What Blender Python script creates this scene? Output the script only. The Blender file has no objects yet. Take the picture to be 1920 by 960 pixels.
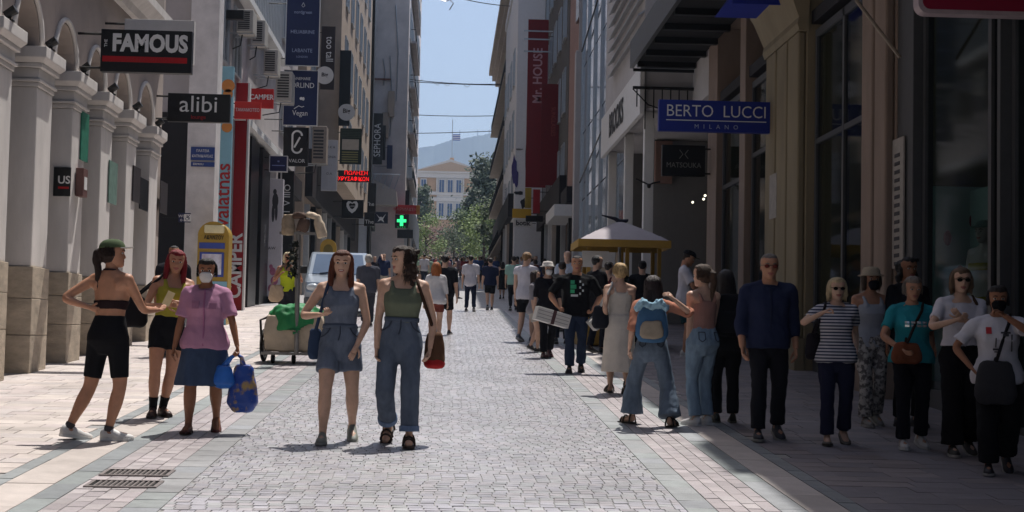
import bpy, bmesh, math, random
from mathutils import Vector, Matrix, noise
R = math.radians
random.seed(7)
scn = bpy.context.scene
COL = scn.collection
# ---------------------------------------------------------------- camera, sky, sun, exposure
FPX = 2800.0; SL = 143/2800.0; CH = 1.57          # focal length in photo pixels, street gradient, eye height
cd = bpy.data.cameras.new('camera'); cam = bpy.data.objects.new('camera', cd); COL.objects.link(cam); scn.camera = cam
cd.sensor_width = 36; cd.lens = FPX/1920*36; cd.clip_start = .1; cd.clip_end = 30000
CM = Matrix.Rotation(-math.atan(120/FPX), 4, 'Z') @ Matrix.Rotation(math.pi/2+math.atan(150/FPX), 4, 'X') @ Matrix.Rotation(.02, 4, 'Z')
CC = Vector((0, 0, CH)); cam.matrix_world = Matrix.Translation(CC) @ CM
SUN_EL, SUN_AZ = 67.0, 24.0                        # degrees; azimuth to the right of the street axis
w = bpy.data.worlds.new('World'); scn.world = w; w.use_nodes = True
nt = w.node_tree; bg = nt.nodes['Background']
sky = nt.nodes.new('ShaderNodeTexSky'); sky.sky_type = 'NISHITA'; sky.sun_disc = False
sky.sun_elevation = R(SUN_EL); sky.sun_rotation = R(SUN_AZ); sky.altitude = 100; sky.air_density = 1.0; sky.dust_density = 2.6; sky.ozone_density = 1.2
nt.links.new(sky.outputs[0], bg.inputs[0]); bg.inputs[1].default_value = .13
sl = bpy.data.lights.new('sun', 'SUN'); sl.energy = 5.0; sl.angle = R(.5); sl.color = (1, .965, .91)
so = bpy.data.objects.new('sun', sl); COL.objects.link(so)
sv = Vector((math.sin(R(SUN_AZ))*math.cos(R(SUN_EL)), math.cos(R(SUN_AZ))*math.cos(R(SUN_EL)), math.sin(R(SUN_EL))))
so.rotation_euler = sv.to_track_quat('Z', 'Y').to_euler(); so.location = (0, 0, 60)
scn.view_settings.view_transform = 'Standard'; scn.view_settings.look = 'None'; scn.view_settings.gamma = 1
scn.view_settings.exposure = .12; scn.view_settings.use_curve_mapping = False
# ---------------------------------------------------------------- pixels to places
def ray(px, py): return (CM.to_3x3() @ Vector(((px-960)/FPX, (480-py)/FPX, -1)))
def G(px, py):                                     # where a pixel meets the sloping street
    d = ray(px, py); return CC + d*(-CH/(d.z-SL*d.y))
def PY(px, py, Y): d = ray(px, py); return CC + d*(Y/d.y)
def PXX(px, py, X): d = ray(px, py); return CC + d*(X/d.x)
def gz(y): return SL*y
# ---------------------------------------------------------------- materials
MATS = {}
def srgb(h):
    if isinstance(h, (tuple, list)): return tuple(h)
    h = h.lstrip('#'); c = [int(h[i:i+2], 16)/255 for i in (0, 2, 4)]
    return tuple(x/12.92 if x <= .04045 else ((x+.055)/1.055)**2.4 for x in c)
def mat(key, col, rough=.7, var=.12, scale=6, bump=0, bscale=60, metal=0, spec=.4, tint=False, rnd=0, stretch=None, emit=0, alpha=1, trans=0, col2=None, fac=None, sheen=0, sss=0, coat=0):
    """noise-mottled principled material; tint = multiply by the mesh's 'tint' colour attribute; rnd = random value per object"""
    if key in MATS: return MATS[key]
    m = bpy.data.materials.new(key); m.use_nodes = True; MATS[key] = m
    t = m.node_tree; N = t.nodes; L = t.links; b = N['Principled BSDF']
    c = srgb(col)
    tc = N.new('ShaderNodeTexCoord'); mp = N.new('ShaderNodeMapping'); L.new(tc.outputs['Object'], mp.inputs[0])
    if stretch: mp.inputs['Scale'].default_value = stretch
    nz = N.new('ShaderNodeTexNoise'); nz.inputs['Scale'].default_value = scale; nz.inputs['Detail'].default_value = 6; nz.inputs['Roughness'].default_value = .62
    L.new(mp.outputs[0], nz.inputs[0])
    rp = N.new('ShaderNodeValToRGB'); L.new(nz.outputs[0], rp.inputs[0])
    c2 = srgb(col2) if col2 else tuple(min(1, x*(1+var)) for x in c)
    c1 = tuple(x*(1-var) for x in c) if not col2 else c
    e = rp.color_ramp.elements; e[0].position = .3 if not fac else fac[0]; e[1].position = .7 if not fac else fac[1]
    e[0].color = (*c1, 1); e[1].color = (*c2, 1)
    out = rp.outputs[0]
    if tint:
        at = N.new('ShaderNodeAttribute'); at.attribute_name = 'tint'
        mx = N.new('ShaderNodeMix'); mx.data_type = 'RGBA'; mx.blend_type = 'MULTIPLY'; mx.inputs[0].default_value = 1
        L.new(out, mx.inputs[6]); L.new(at.outputs[0], mx.inputs[7]); out = mx.outputs[2]
        gm = N.new('ShaderNodeNewGeometry'); n3 = N.new('ShaderNodeTexNoise'); n3.inputs['Scale'].default_value = .9; n3.inputs['Detail'].default_value = 8; n3.inputs['Roughness'].default_value = .7; L.new(gm.outputs['Position'], n3.inputs[0])
        m3 = N.new('ShaderNodeMapRange'); m3.inputs[1].default_value = .3; m3.inputs[2].default_value = .7; m3.inputs[3].default_value = .78; m3.inputs[4].default_value = 1.12; L.new(n3.outputs[0], m3.inputs[0])
        mx = N.new('ShaderNodeMix'); mx.data_type = 'RGBA'; mx.blend_type = 'MULTIPLY'; mx.inputs[0].default_value = 1; L.new(out, mx.inputs[6]); L.new(m3.outputs[0], mx.inputs[7]); out = mx.outputs[2]
    if rnd:
        oi = N.new('ShaderNodeObjectInfo'); mr = N.new('ShaderNodeMapRange'); L.new(oi.outputs['Random'], mr.inputs[0])
        mr.inputs[3].default_value = 1-rnd; mr.inputs[4].default_value = 1+rnd
        mx = N.new('ShaderNodeMix'); mx.data_type = 'RGBA'; mx.blend_type = 'MULTIPLY'; mx.inputs[0].default_value = 1
        L.new(out, mx.inputs[6]); L.new(mr.outputs[0], mx.inputs[7]); out = mx.outputs[2]
    L.new(out, b.inputs['Base Color'])
    b.inputs['Roughness'].default_value = rough; b.inputs['Metallic'].default_value = metal; b.inputs['Specular IOR Level'].default_value = spec
    if trans: b.inputs['Transmission Weight'].default_value = trans
    if coat: b.inputs['Coat Weight'].default_value = coat
    if sheen: b.inputs['Sheen Weight'].default_value = sheen
    if sss: b.inputs['Subsurface Weight'].default_value = sss; b.inputs['Subsurface Radius'].default_value = (.012, .005, .003)
    if alpha < 1: b.inputs['Alpha'].default_value = alpha
    if emit: L.new(out, b.inputs['Emission Color']); b.inputs['Emission Strength'].default_value = emit
    if bump:
        n2 = N.new('ShaderNodeTexNoise'); n2.inputs['Scale'].default_value = bscale; n2.inputs['Detail'].default_value = 4; L.new(mp.outputs[0], n2.inputs[0])
        bp = N.new('ShaderNodeBump'); bp.inputs['Strength'].default_value = bump; bp.inputs['Distance'].default_value = .02
        L.new(n2.outputs[0], bp.inputs['Height']); L.new(bp.outputs[0], b.inputs['Normal'])
    return m
def glass(key, col='#1a2226', rough=.05, alpha=.55):
    """shop-window glass: a clear pane over a glossy reflection"""
    if key in MATS: return MATS[key]
    m = bpy.data.materials.new(key); m.use_nodes = True; MATS[key] = m
    N = m.node_tree.nodes; L = m.node_tree.links; N.clear()
    o = N.new('ShaderNodeOutputMaterial'); mx = N.new('ShaderNodeMixShader'); tr = N.new('ShaderNodeBsdfTransparent'); g = N.new('ShaderNodeBsdfGlossy')
    fr = N.new('ShaderNodeFresnel'); fr.inputs[0].default_value = 1.22
    tr.inputs[0].default_value = (*srgb(col), 1); g.inputs[1].default_value = rough; g.inputs[0].default_value = (.9, .95, 1, 1)
    ge = N.new('ShaderNodeNewGeometry'); iv = N.new('ShaderNodeMath'); iv.operation = 'SUBTRACT'; iv.inputs[0].default_value = 1; L.new(ge.outputs['Backfacing'], iv.inputs[1]); mu = N.new('ShaderNodeMath'); mu.operation = 'MULTIPLY'; L.new(fr.outputs[0], mu.inputs[0]); L.new(iv.outputs[0], mu.inputs[1]); L.new(mu.outputs[0], mx.inputs[0]); L.new(tr.outputs[0], mx.inputs[1]); L.new(g.outputs[0], mx.inputs[2]); L.new(mx.outputs[0], o.inputs[0])
    return m
# ---------------------------------------------------------------- mesh builder
class MB:
    def __init__(s): s.v = []; s.f = []; s.m = []; s.t = []; s.mi = 0; s.tint = (1, 1, 1)
    def add(s, vs, fs, mi=None):
        o = len(s.v); s.v += [Vector(v) for v in vs]
        for f in fs: s.f.append([i+o for i in f]); s.m.append(s.mi if mi is None else mi); s.t.append(s.tint)
        return s
    def box(s, a, b, mi=None, M=None):
        x0, y0, z0 = a; x1, y1, z1 = b
        vs = [Vector(p) for p in ((x0,y0,z0),(x1,y0,z0),(x1,y1,z0),(x0,y1,z0),(x0,y0,z1),(x1,y0,z1),(x1,y1,z1),(x0,y1,z1))]
        if M: vs = [M @ v for v in vs]
        return s.add(vs, [(3,2,1,0),(4,5,6,7),(0,1,5,4),(1,2,6,5),(2,3,7,6),(3,0,4,7)], mi)
    def prism(s, pts, d, mi=None, cap=True):
        n = len(pts); d = Vector(d); vs = [Vector(p) for p in pts]; vs += [p+d for p in vs[:n]]
        fs = [(i, (i+1) % n, (i+1) % n+n, i+n) for i in range(n)]
        if cap: fs += [tuple(range(n))[::-1], tuple(range(n, 2*n))]
        return s.add(vs, fs, mi)
    def rings(s, rs, mi=None, cap=True, close=False):
        n = len(rs[0]); vs = [p for r in rs for p in r]; fs = []
        for k in range(len(rs)-1 + (1 if close else 0)):
            a = k*n; b = ((k+1) % len(rs))*n
            fs += [(a+i, a+(i+1) % n, b+(i+1) % n, b+i) for i in range(n)]
        if cap and not close: fs += [tuple(range(n))[::-1], tuple(range((len(rs)-1)*n, len(rs)*n))]
        return s.add(vs, fs, mi)
    def tube(s, pts, r, n=8, mi=None, cap=True):
        pts = [Vector(p) for p in pts]; rr = r if isinstance(r, (list, tuple)) else [r]*len(pts); rs = []; u = None
        for i, p in enumerate(pts):
            t = (pts[min(i+1, len(pts)-1)]-pts[max(i-1, 0)]).normalized()
            if u is None: u = t.orthogonal().normalized()
            else: u = (u - t*u.dot(t)); u = u.normalized() if u.length > 1e-6 else t.orthogonal().normalized()
            v = t.cross(u); rs.append([p+(u*math.cos(2*math.pi*k/n)+v*math.sin(2*math.pi*k/n))*rr[i] for k in range(n)])
        return s.rings(rs, mi, cap)
    def lathe(s, c, prof, n=16, mi=None, sx=1, sy=1, cap=True):
        c = Vector(c); return s.rings([[c+Vector((r*sx*math.cos(2*math.pi*k/n), r*sy*math.sin(2*math.pi*k/n), z)) for k in range(n)] for r, z in prof], mi, cap)
    def ell(s, c, r, n=12, m=8, mi=None, M=None):
        c = Vector(c); rs = []
        for j in range(m+1):
            a = math.pi*(j/m-.5); a = max(-1.5, min(1.5, a))
            rg = [Vector((r[0]*math.cos(a)*math.cos(2*math.pi*k/n), r[1]*math.cos(a)*math.sin(2*math.pi*k/n), r[2]*math.sin(a))) for k in range(n)]
            rs.append([c+(M @ p if M else p) for p in rg])
        return s.rings(rs, mi)
    def mesh(s, name, mats=(), smooth=False):
        me = bpy.data.meshes.new(name); me.from_pydata([tuple(v) for v in s.v], [], s.f)
        for m in mats: me.materials.append(m)
        if len(mats) > 1: me.polygons.foreach_set('material_index', s.m)
        if any(t != (1, 1, 1) for t in s.t):
            at = me.color_attributes.new('tint', 'FLOAT_COLOR', 'CORNER'); d = []
            for f, t in zip(s.f, s.t): d += [t[0], t[1], t[2], 1]*len(f)
            at.data.foreach_set('color', d)
        if smooth: me.polygons.foreach_set('use_smooth', [True]*len(s.f))
        me.update(); return me
    def obj(s, name, mats, parent=None, loc=None, smooth=False, kind=None, bevel=0):
        if not isinstance(mats, (list, tuple)): mats = [mats]
        o = bpy.data.objects.new(name, s.mesh(name, mats, smooth)); COL.objects.link(o)
        if loc is not None: o.location = loc
        if parent is not None: o.parent = parent
        if kind: o['kind'] = kind
        if bevel:
            b = o.modifiers.new('bevel', 'BEVEL'); b.width = bevel; b.segments = 2; b.limit_method = 'ANGLE'
        return o
def tag(o, label, cat, group=None):
    o['label'] = label; o['category'] = cat
    if group: o['group'] = group
    return o
def thing(name, label, cat, loc=(0, 0, 0), rz=0, group=None):
    o = bpy.data.objects.new(name, None); COL.objects.link(o); o.location = loc; o.rotation_euler = (0, 0, rz); o.empty_display_size = .2
    return tag(o, label, cat, group)
def boxo(name, a, b, m, parent=None, bevel=0, kind=None): return MB().box(a, b).obj(name, m, parent, bevel=bevel, kind=kind)
def inst(name, me, parent, loc, rot=None, scale=None):
    o = bpy.data.objects.new(name, me); COL.objects.link(o); o.location = loc
    if parent is not None: o.parent = parent
    if rot: o.rotation_euler = rot
    if scale: o.scale = scale
    return o
TXT = []
def text(body, m, parent, loc, size, rot=(math.pi/2, 0, 0), bold=0, align='CENTER', depth=.006, name='lettering', sx=1, shear=0, space=1):
    """writing cut from the built-in font, turned into a thin mesh"""
    c = bpy.data.curves.new(name, 'FONT'); c.body = body; c.size = size; c.align_x = align; c.align_y = 'CENTER'; c.extrude = depth/2; c.offset = bold*size; c.resolution_u = 3
    c.shear = shear; c.space_character = space
    o = bpy.data.objects.new(name, c); COL.objects.link(o); o.location = loc; o.rotation_euler = rot; o.parent = parent; o.scale = (sx, 1, 1)
    c.materials.append(m); TXT.append(o); return o
def finish_text():
    bpy.context.view_layer.update(); dg = bpy.context.evaluated_depsgraph_get()
    for o in TXT:
        me = bpy.data.meshes.new_from_object(o.evaluated_get(dg)); nm = o.name
        n = bpy.data.objects.new('x', me); COL.objects.link(n); n.parent = o.parent; n.location = o.location; n.rotation_euler = o.rotation_euler; n.scale = o.scale
        bpy.data.objects.remove(o); n.name = 'lettering'
    TXT.clear()
scn.cycles.diffuse_bounces = 1; scn.cycles.max_bounces = 6; scn.cycles.volume_bounces = 0
# ================================================================ the street
T1 = (.999, .999, .999)
m_cob = mat('granite_cobble', '#bcb9bc', .34, .1, 14, .35, 90, tint=True, rnd=.14, spec=.5)
m_slab = mat('limestone_slab', '#c4bbb7', .6, .1, 5, .2, 60, tint=True, rnd=.06)
m_band = mat('grey_band_stone', '#97999a', .5, .14, 9, .25, 70, tint=True, rnd=.08)
def street_material():
    m = bpy.data.materials.new('street_joints'); m.use_nodes = True; N = m.node_tree.nodes; L = m.node_tree.links; b = N['Principled BSDF']
    tc = N.new('ShaderNodeTexCoord'); sp = N.new('ShaderNodeSeparateXYZ'); L.new(tc.outputs['Object'], sp.inputs[0])
    br = N.new('ShaderNodeTexBrick'); br.inputs['Scale'].default_value = 1; br.inputs['Brick Width'].default_value = .22; br.inputs['Row Height'].default_value = .12
    br.inputs['Mortar Size'].default_value = .006; br.inputs['Color1'].default_value = (.44, .42, .42, 1); br.inputs['Color2'].default_value = (.38, .37, .38, 1); br.inputs['Mortar'].default_value = (.2, .19, .18, 1)
    L.new(tc.outputs['Object'], br.inputs[0])
    nz = N.new('ShaderNodeTexNoise'); nz.inputs['Scale'].default_value = .6; nz.inputs['Detail'].default_value = 5; L.new(tc.outputs['Object'], nz.inputs[0])
    dk = N.new('ShaderNodeMix'); dk.data_type = 'RGBA'; dk.inputs[6].default_value = (.38, .37, .36, 1)
    st = N.new('ShaderNodeMath'); st.operation = 'GREATER_THAN'; st.inputs[1].default_value = 46; L.new(sp.outputs[1], st.inputs[0]); L.new(st.outputs[0], dk.inputs[0])   # pieces are built up to 46 m, too small to tell apart beyond
    L.new(br.outputs[0], dk.inputs[7]); mx = N.new('ShaderNodeMix'); mx.data_type = 'RGBA'; mx.blend_type = 'MULTIPLY'; mx.inputs[0].default_value = .35
    L.new(dk.outputs[2], mx.inputs[6]); L.new(nz.outputs[0], mx.inputs[7]); L.new(mx.outputs[2], b.inputs['Base Color']); b.inputs['Roughness'].default_value = .6
    return m
g = MB(); ys = [-40, 0, 20, 46, 100, 200, 300, 330, 4650]
def prof(y): return gz(y) if y < 300 else gz(300)-(y-300)*.0001
g.add([(x, y, prof(y)-.007) for y in ys for x in (-2400, 2400)], [(2*i, 2*i+1, 2*i+3, 2*i+2) for i in range(len(ys)-1)])
street = g.obj('street', street_material(), kind='structure')
def piece_mesh(name, wx, wy, h, ch, m, jit=0, tint=T1):
    b = MB(); b.tint = tint; hx, hy = wx/2, wy/2
    b.add([(-hx,-hy,-h),(hx,-hy,-h),(hx,hy,-h),(-hx,hy,-h),(-hx+ch,-hy+ch,jit*random.uniform(-1,1)),(hx-ch,-hy+ch,jit*random.uniform(-1,1)),(hx-ch,hy-ch,jit*random.uniform(-1,1)),(-hx+ch,hy-ch,jit*random.uniform(-1,1))],
          [(4,5,6,7),(0,1,5,4),(1,2,6,5),(2,3,7,6),(3,0,4,7)])
    return b.mesh(name, [m])
def lay(name, x0, x1, y0, y1, wx, wy, m, n_single, tints, joint=.003, ch=.0025, jit=.0016, offset=.5, skip=None, cross=False):
    """rows of stones from y0 to y1; the nearest n_single are objects of their own, the rest one joined part"""
    var = [piece_mesh(name, wx-joint, wy-joint, .03, ch, m, jit, (lambda t_, k_: tuple(q*k_ for q in t_))(random.choice(tints), random.uniform(.9, 1.08))) for _ in range(8)]
    st = MB(); n = 0; nx = max(1, round((x1-x0)/wx)); wx = (x1-x0)/nx; rot = math.atan(SL); y = y0; row = 0
    while y < y1:
        off = random.uniform(.15, .85)*wx if (nx > 1 and offset) else 0
        if cross: off = 0
        for i in range(nx+(1 if off else 0)):
            a = max(x0, x0+i*wx-off); c = min(x1, x0+(i+1)*wx-off)
            yy = y + (wy*.5*(i % 2) if cross else 0)
            if c-a < .3*wx or (skip and skip((a+c)/2, yy+wy/2)): continue
            cx, cy = (a+c)/2, yy+wy/2; z = gz(cy)+random.uniform(-.0015, .0015)
            if n < n_single and y > 9.0:
                o = inst(name, random.choice(var), street, (cx, cy, z), (rot, 0, 0), ((c-a)/wx, 1, 1)); n += 1
            else:
                t = random.choice(tints); k = random.uniform(.88, 1.1); st.tint = tuple(q*k for q in t)
                hx, hy = (c-a-joint)/2, (wy-joint)/2
                zz = [random.uniform(-jit, jit) for _ in range(4)]
                st.add([(cx-hx,cy-hy,gz(cy-hy)-.02),(cx+hx,cy-hy,gz(cy-hy)-.02),(cx+hx,cy+hy,gz(cy+hy)-.02),(cx-hx,cy+hy,gz(cy+hy)-.02),
                        (cx-hx+ch,cy-hy+ch,gz(cy-hy)+zz[0]),(cx+hx-ch,cy-hy+ch,gz(cy-hy)+zz[1]),(cx+hx-ch,cy+hy-ch,gz(cy+hy)+zz[2]),(cx-hx+ch,cy+hy-ch,gz(cy+hy)+zz[3])],
                       [(4,5,6,7),(0,1,5,4),(1,2,6,5),(2,3,7,6),(3,0,4,7)])
        y += wy; row += 1
    if st.v: st.obj(name+'_field', m, street, kind='stuff')
grates = [(G(258, 888).x, G(258, 888).y), (G(233, 909).x, G(233, 909).y)]
def skipg(x, y): return any(abs(x-gx) < .25 and abs(y-gy) < .15 for gx, gy in grates)
grey = [(.93, .93, .97), (.98, .98, .98), (.93, .96, .94), (1.0, .97, .97)]; pink = [(1.05, .97, .95), (1.0, .93, .92), (1.06, 1, .97)]
lay('cobble', -1.72, 1.55, 8.4, 46, .095, .095, m_cob, 280, grey)
lay('cobble', -1.95, -1.72, 8.4, 46, .23, .3, m_band, 20, grey, offset=0)
lay('cobble', 1.55, 1.75, 8.4, 46, .2, .3, m_band, 0, grey, offset=0)
lay('paving_block', -2.42, -1.95, 8.4, 46, .118, .2, m_cob, 60, pink, cross=True)
lay('paving_block', 1.75, 2.16, 8.4, 46, .103, .2, m_cob, 60, pink, cross=True)
lay('edge_stone', -2.6, -2.42, 8.4, 46, .18, .6, m_band, 60, [(.95, 1, .98), (.9, .93, .95)], offset=0)
lay('edge_stone', 2.16, 2.34, 8.4, 46, .18, .6, m_band, 60, [(.95, 1, .98), (1, 1, 1.03)], offset=0)
lay('gutter_slab', -2.93, -2.6, 8.4, 46, .33, .9, m_slab, 40, [(1.02, 1, .97), (1, .98, .95)], offset=0, jit=.001)
lay('gutter_slab', 2.34, 2.62, 8.4, 46, .28, .9, m_slab, 40, [(1, .98, .96)], offset=0, jit=.001)
lay('edge_stone', -3.05, -2.93, 8.4, 46, .12, .5, m_band, 40, [(.95, .97, .97)], offset=0)
lay('edge_stone', 2.62, 2.75, 8.4, 46, .13, .5, m_band, 40, [(.8, .82, .85)], offset=0)
lay('paving_slab', -6.3, -3.05, 8.4, 46, .4, .25, m_slab, 150, [(1, .97, .94), (.97, .93, .93), (1.04, 1.02, .98), (.94, .93, .93)])
lay('paving_slab', 2.75, 6.3, 8.4, 46, .4, .25, m_slab, 150, [(.42, .42, .47), (.38, .38, .44), (.46, .44, .48)])  # same stone as the left side; shade is put into these darker tints
# drain grates in the gutter
m_iron = mat('cast_iron', '#2b2625', .5, .2, 20, .2, 80, metal=.6)
m_hole = mat('drain_shaft', '#0c0b0b', .9)
for k, (gx, gy) in enumerate(grates):
    t = thing('drain_grate', ['iron drain grate in the gutter, farther of the pair from the foreground', 'iron drain grate in the gutter, nearer of the pair to the foreground'][k], 'grate', (gx, gy, gz(gy)))
    t.rotation_euler = (math.atan(SL), 0, 0)
    boxo('pit', (-.235, -.13, .001), (.235, .13, .0025), m_hole, t)
    fr = MB(); fr.box((-.24, -.145, .001), (.24, -.12, .012)); fr.box((-.24, .12, .001), (.24, .145, .012)); fr.box((-.24, -.12, .001), (-.215, .12, .011)); fr.box((.215, -.12, .001), (.24, .12, .011)); fr.obj('frame', mat('worn_steel', '#8a8280', .45, .15, 20, metal=.3), t)
    bar = MB().prism([(-.008, -.118, .0026), (.008, -.118, .0026), (.005, -.118, .01), (-.005, -.118, .01)], (0, .236, 0)).mesh('bar', [mat('worn_steel', '#8a8280')])
    for i in range(11): inst('bar', bar, t, (-.178+i*.0356, 0, 0))
# ================================================================ left: the arcade building
m_plast = mat('white_plaster', '#dcd6d2', .8, .12, 3.0, .12, 30, stretch=(1, 1, .3))
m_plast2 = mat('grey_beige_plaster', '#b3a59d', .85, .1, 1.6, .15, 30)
m_trav = mat('travertine', '#b5a795', .7, .28, 3.2, .5, 26, stretch=(1, 1, 2.2), col2=None)
m_dark = mat('dark_interior', '#17151a', .6, .2)
m_black = mat('black_metal', '#0d0d0f', .45, .2)
m_white = mat('white_paint', '#e6e4e2', .5, .04)
m_glass = glass('shop_glass', '#d3dadb')
AX = -5.27; far = [18.02, 19.85, 21.65, 23.4, 25.2, 27.1]; PW = .72; CAPZ = 5.12
arc = thing('arcade_building', 'white building with a row of stone-footed arcade pillars', 'building', (AX, 16, gz(16)))
arc.location = (0, 0, 0)
def pillar(y1, k):
    y0 = y1-PW; p = MB()
    p.box((AX-.6, y0, 2.33), (AX, y1, CAPZ-.5)); sh = p.obj('pillar', m_plast, arc, bevel=.012)
    c = MB()                                       # moulded capital: necking, fillet, flaring block
    for o_, z0, z1 in ((.02, -.5, -.44), (.045, -.44, -.40), (.02, -.40, -.26), (.07, -.26, -.2)): c.box((AX-.62, y0-o_, CAPZ+z0), (AX+o_, y1+o_, CAPZ+z1-.0005))
    c.rings([[(AX-.62, y0-a, CAPZ+z), (AX+a, y0-a, CAPZ+z), (AX+a, y1+a, CAPZ+z), (AX-.62, y1+a, CAPZ+z)] for a, z in ((.075, -.2), (.13, -.14), (.13, 0))]); c.obj('capital', m_plast, sh, bevel=.008)
    hs = [gz(y0)-.06, 1.55+random.uniform(-.1, .1), 2.0+random.uniform(-.08, .06), 2.33]
    if k > 3: hs = [gz(y0)-.06, 1.8, 2.33]
    for a, b in zip(hs, hs[1:]): MB().box((AX-.63, y0-.03, a+.003), (AX+.03+random.uniform(0, .004), y1+.03, b-.003)).obj('stone', m_trav, sh, bevel=.008)
for k, y1 in enumerate(far): pillar(y1, k)
pillar(16.15, 9)
def arch_bay(y0, y1, top):
    b = MB(); n = 14; r = (y1-y0)/2; cy = (y0+y1)/2; z0 = CAPZ; tx = AX-.5
    xs = [(cy-r*math.cos(math.pi*i/n), z0+r*1.05*math.sin(math.pi*i/n)) for i in range(n+1)]
    for (ya, za), (yb, zb) in zip(xs, xs[1:]):
        b.add([(AX, ya, za), (AX, yb, zb), (AX, yb, top), (AX, ya, top)], [(0, 1, 2, 3)])
        b.add([(AX, ya, za), (AX, yb, zb), (tx, yb, zb), (tx, ya, za)], [(3, 2, 1, 0)])
    b.add([(AX, y0, z0), (AX, y0, top), (AX, y1, top), (AX, y1, z0)], [])
    w_ = b.obj('arch', m_plast2, arc)
    rr = MB()                                      # archivolt moulding
    rr.tube([(AX+.02, cy-(r+.05)*math.cos(math.pi*i/n), z0+(r+.05)*1.05*math.sin(math.pi*i/n)) for i in range(n+1)], .035, 6); rr.obj('archivolt', m_plast, w_, smooth=True)
bays = [(15.43-1.15, 15.43)] + [(a, b-PW) for a, b in zip([16.15]+far, far)]
TOP = 6.75
for a, b in bays: arch_bay(a, b, TOP)

for y1 in [16.15]+far: MB().box((AX-.5, y1-PW, CAPZ), (AX-.001, y1, TOP)).obj('spandrel', m_plast2, arc)

up = MB(); up.box((-14, -45, TOP), (AX, 27.2, 27)); up.obj('upper_wall', mat('grey_upper_plaster', '#8d847e', .85, .1, 1.6), arc)
cn = MB(); cn.prism([(AX, 10, TOP-.1), (AX+.1, 10, TOP-.1), (AX+.14, 10, TOP+.02), (AX+.3, 10, TOP+.16), (AX+.3, 10, TOP+.3), (AX, 10, TOP+.34)], (0, 17.2, 0)); cn.obj('cornice', m_plast, arc)
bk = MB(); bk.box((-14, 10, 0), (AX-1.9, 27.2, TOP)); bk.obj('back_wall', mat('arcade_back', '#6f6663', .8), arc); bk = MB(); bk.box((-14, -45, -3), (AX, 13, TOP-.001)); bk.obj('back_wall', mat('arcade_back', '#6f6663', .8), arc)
ew = MB(); ew.box((-14, 27.2, 0), (AX-.05, 27.6, 27)); ew.obj('end_wall', m_plast2, arc)
for i, (a, b) in enumerate(bays[1:]):              # shop windows behind the arches
    fr = MB(); X = AX-1.85
    for yy in (a+.05, b-.1): fr.box((X, yy, gz(a)), (X+.06, yy+.06, 4.6))
    fr.box((X, a+.05, 3.6), (X+.06, b-.04, 3.68)); f_ = fr.obj('shop_window', m_black, arc)
    boxo('pane', (X+.01, a+.1, gz(b)), (X+.02, b-.1, 4.6), m_glass, f_)
# things fixed to the pillars
m_red = mat('red_enamel', '#b3151c', .4, .06); m_txt = mat('white_lettering', '#e9e7e6', .5, .02); m_rtxt = mat('red_lettering', '#a5161d', .5, .02)
def spot(Y, x=None, label=''):
    t = thing('spotlight', label, 'lamp', (AX+.1, Y, CAPZ), group='spotlights on the arcade capitals')
    boxo('base', (-.04, -.04, .002), (.04, .04, .02), m_black, t); MB().tube([(0, 0, .02), (0, 0, .08)], .012, 6).obj('stem', m_black, t)
    MB().tube([(-.06, 0, .07), (.06, 0, .15)], [.05, .06], 10).obj('housing', m_black, t)
for k, y1 in enumerate(far): spot(y1-.5, label='small black spotlight on the '+('sixth', 'fifth', 'fourth', 'third', 'second', 'last')[k]+' arcade capital'+(' counted back from the dark shopfront' if k < 5 else ' beside the dark shopfront'))
def proj_sign(name, label, p0, p1, Y, wallx, mb, thick=.14, arms=2, group=None, edge=None):
    """a board standing out from a wall, seen face on; its corners come from the photo at the wall's distance"""
    a = PY(p0[0], p0[1], Y); b = PY(p1[0], p1[1], Y); x0, x1 = sorted((a.x, b.x)); z1, z0 = max(a.z, b.z), min(a.z, b.z)
    t = thing(name, label, 'sign', ((x0+x1)/2, Y, (z0+z1)/2), group=group); w_, h_ = (x1-x0)/2, (z1-z0)/2
    bd = boxo('board', (-w_, 0, -h_), (w_, thick, h_), mb, t, bevel=.006)
    if edge:
        e = MB(); q = .012
        for aa, bb in (((-w_-q, -.004, h_-q), (w_+q, thick+.004, h_+q)), ((-w_-q, -.004, -h_-q), (w_+q, thick+.004, -h_+q)), ((-w_-q, -.004, -h_+q), (-w_+q, thick+.004, h_-q)), ((w_-q, -.004, -h_+q), (w_+q, thick+.004, h_-q))): e.box(aa, bb)
        e.obj('rim', edge, bd)
    xw = wallx-t.location.x; s = -w_ if xw < 0 else w_
    for i in range(arms):
        z = h_*(.8-1.6*i/(max(1, arms-1))) if arms > 1 else 0
        MB().tube([(s, thick/2, z), (xw, thick/2, z)], .018, 6).obj('bracket', m_black, t)
    return t, w_, h_
m_sgn = mat('black_sign_face', '#0f0f12', .35, .15)
t, w_, h_ = proj_sign('hanging_sign', 'black hanging sign with bold white letters over a red stripe on the arcade', (190, 54), (358, 138), 21.0, AX, m_sgn)
text('FAMOUS', m_txt, t, (.05, -.006, .1), .33, bold=.045, sx=.8, space=1.03)
boxo('stripe', (-w_+.03, -.004, -.16), (w_-.06, 0, -.08), m_red, t); text('GREEK DINING', m_rtxt, t, (.06, -.008, -.118), .07, space=1.5)
text('THE', m_txt, t, (-.56, -.006, .1), .06, rot=(math.pi/2, -math.pi/2, 0))
t, w_, h_ = proj_sign('hanging_sign', 'blank white sign box hanging behind the red-striped black sign', (234, 35), (362, 120), 22.6, AX, mat('aged_white', '#d7d2d0', .5, .06))
t, w_, h_ = proj_sign('hanging_sign', 'black hanging sign with thin lower-case white letters at the arcade end', (315, 174), (430, 230), 26.7, AX, m_sgn)
text('alibi', m_txt, t, (0, -.006, .05), .42, sx=1.05); text('lounge', m_rtxt, t, (0, -.006, -.17), .1)
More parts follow.
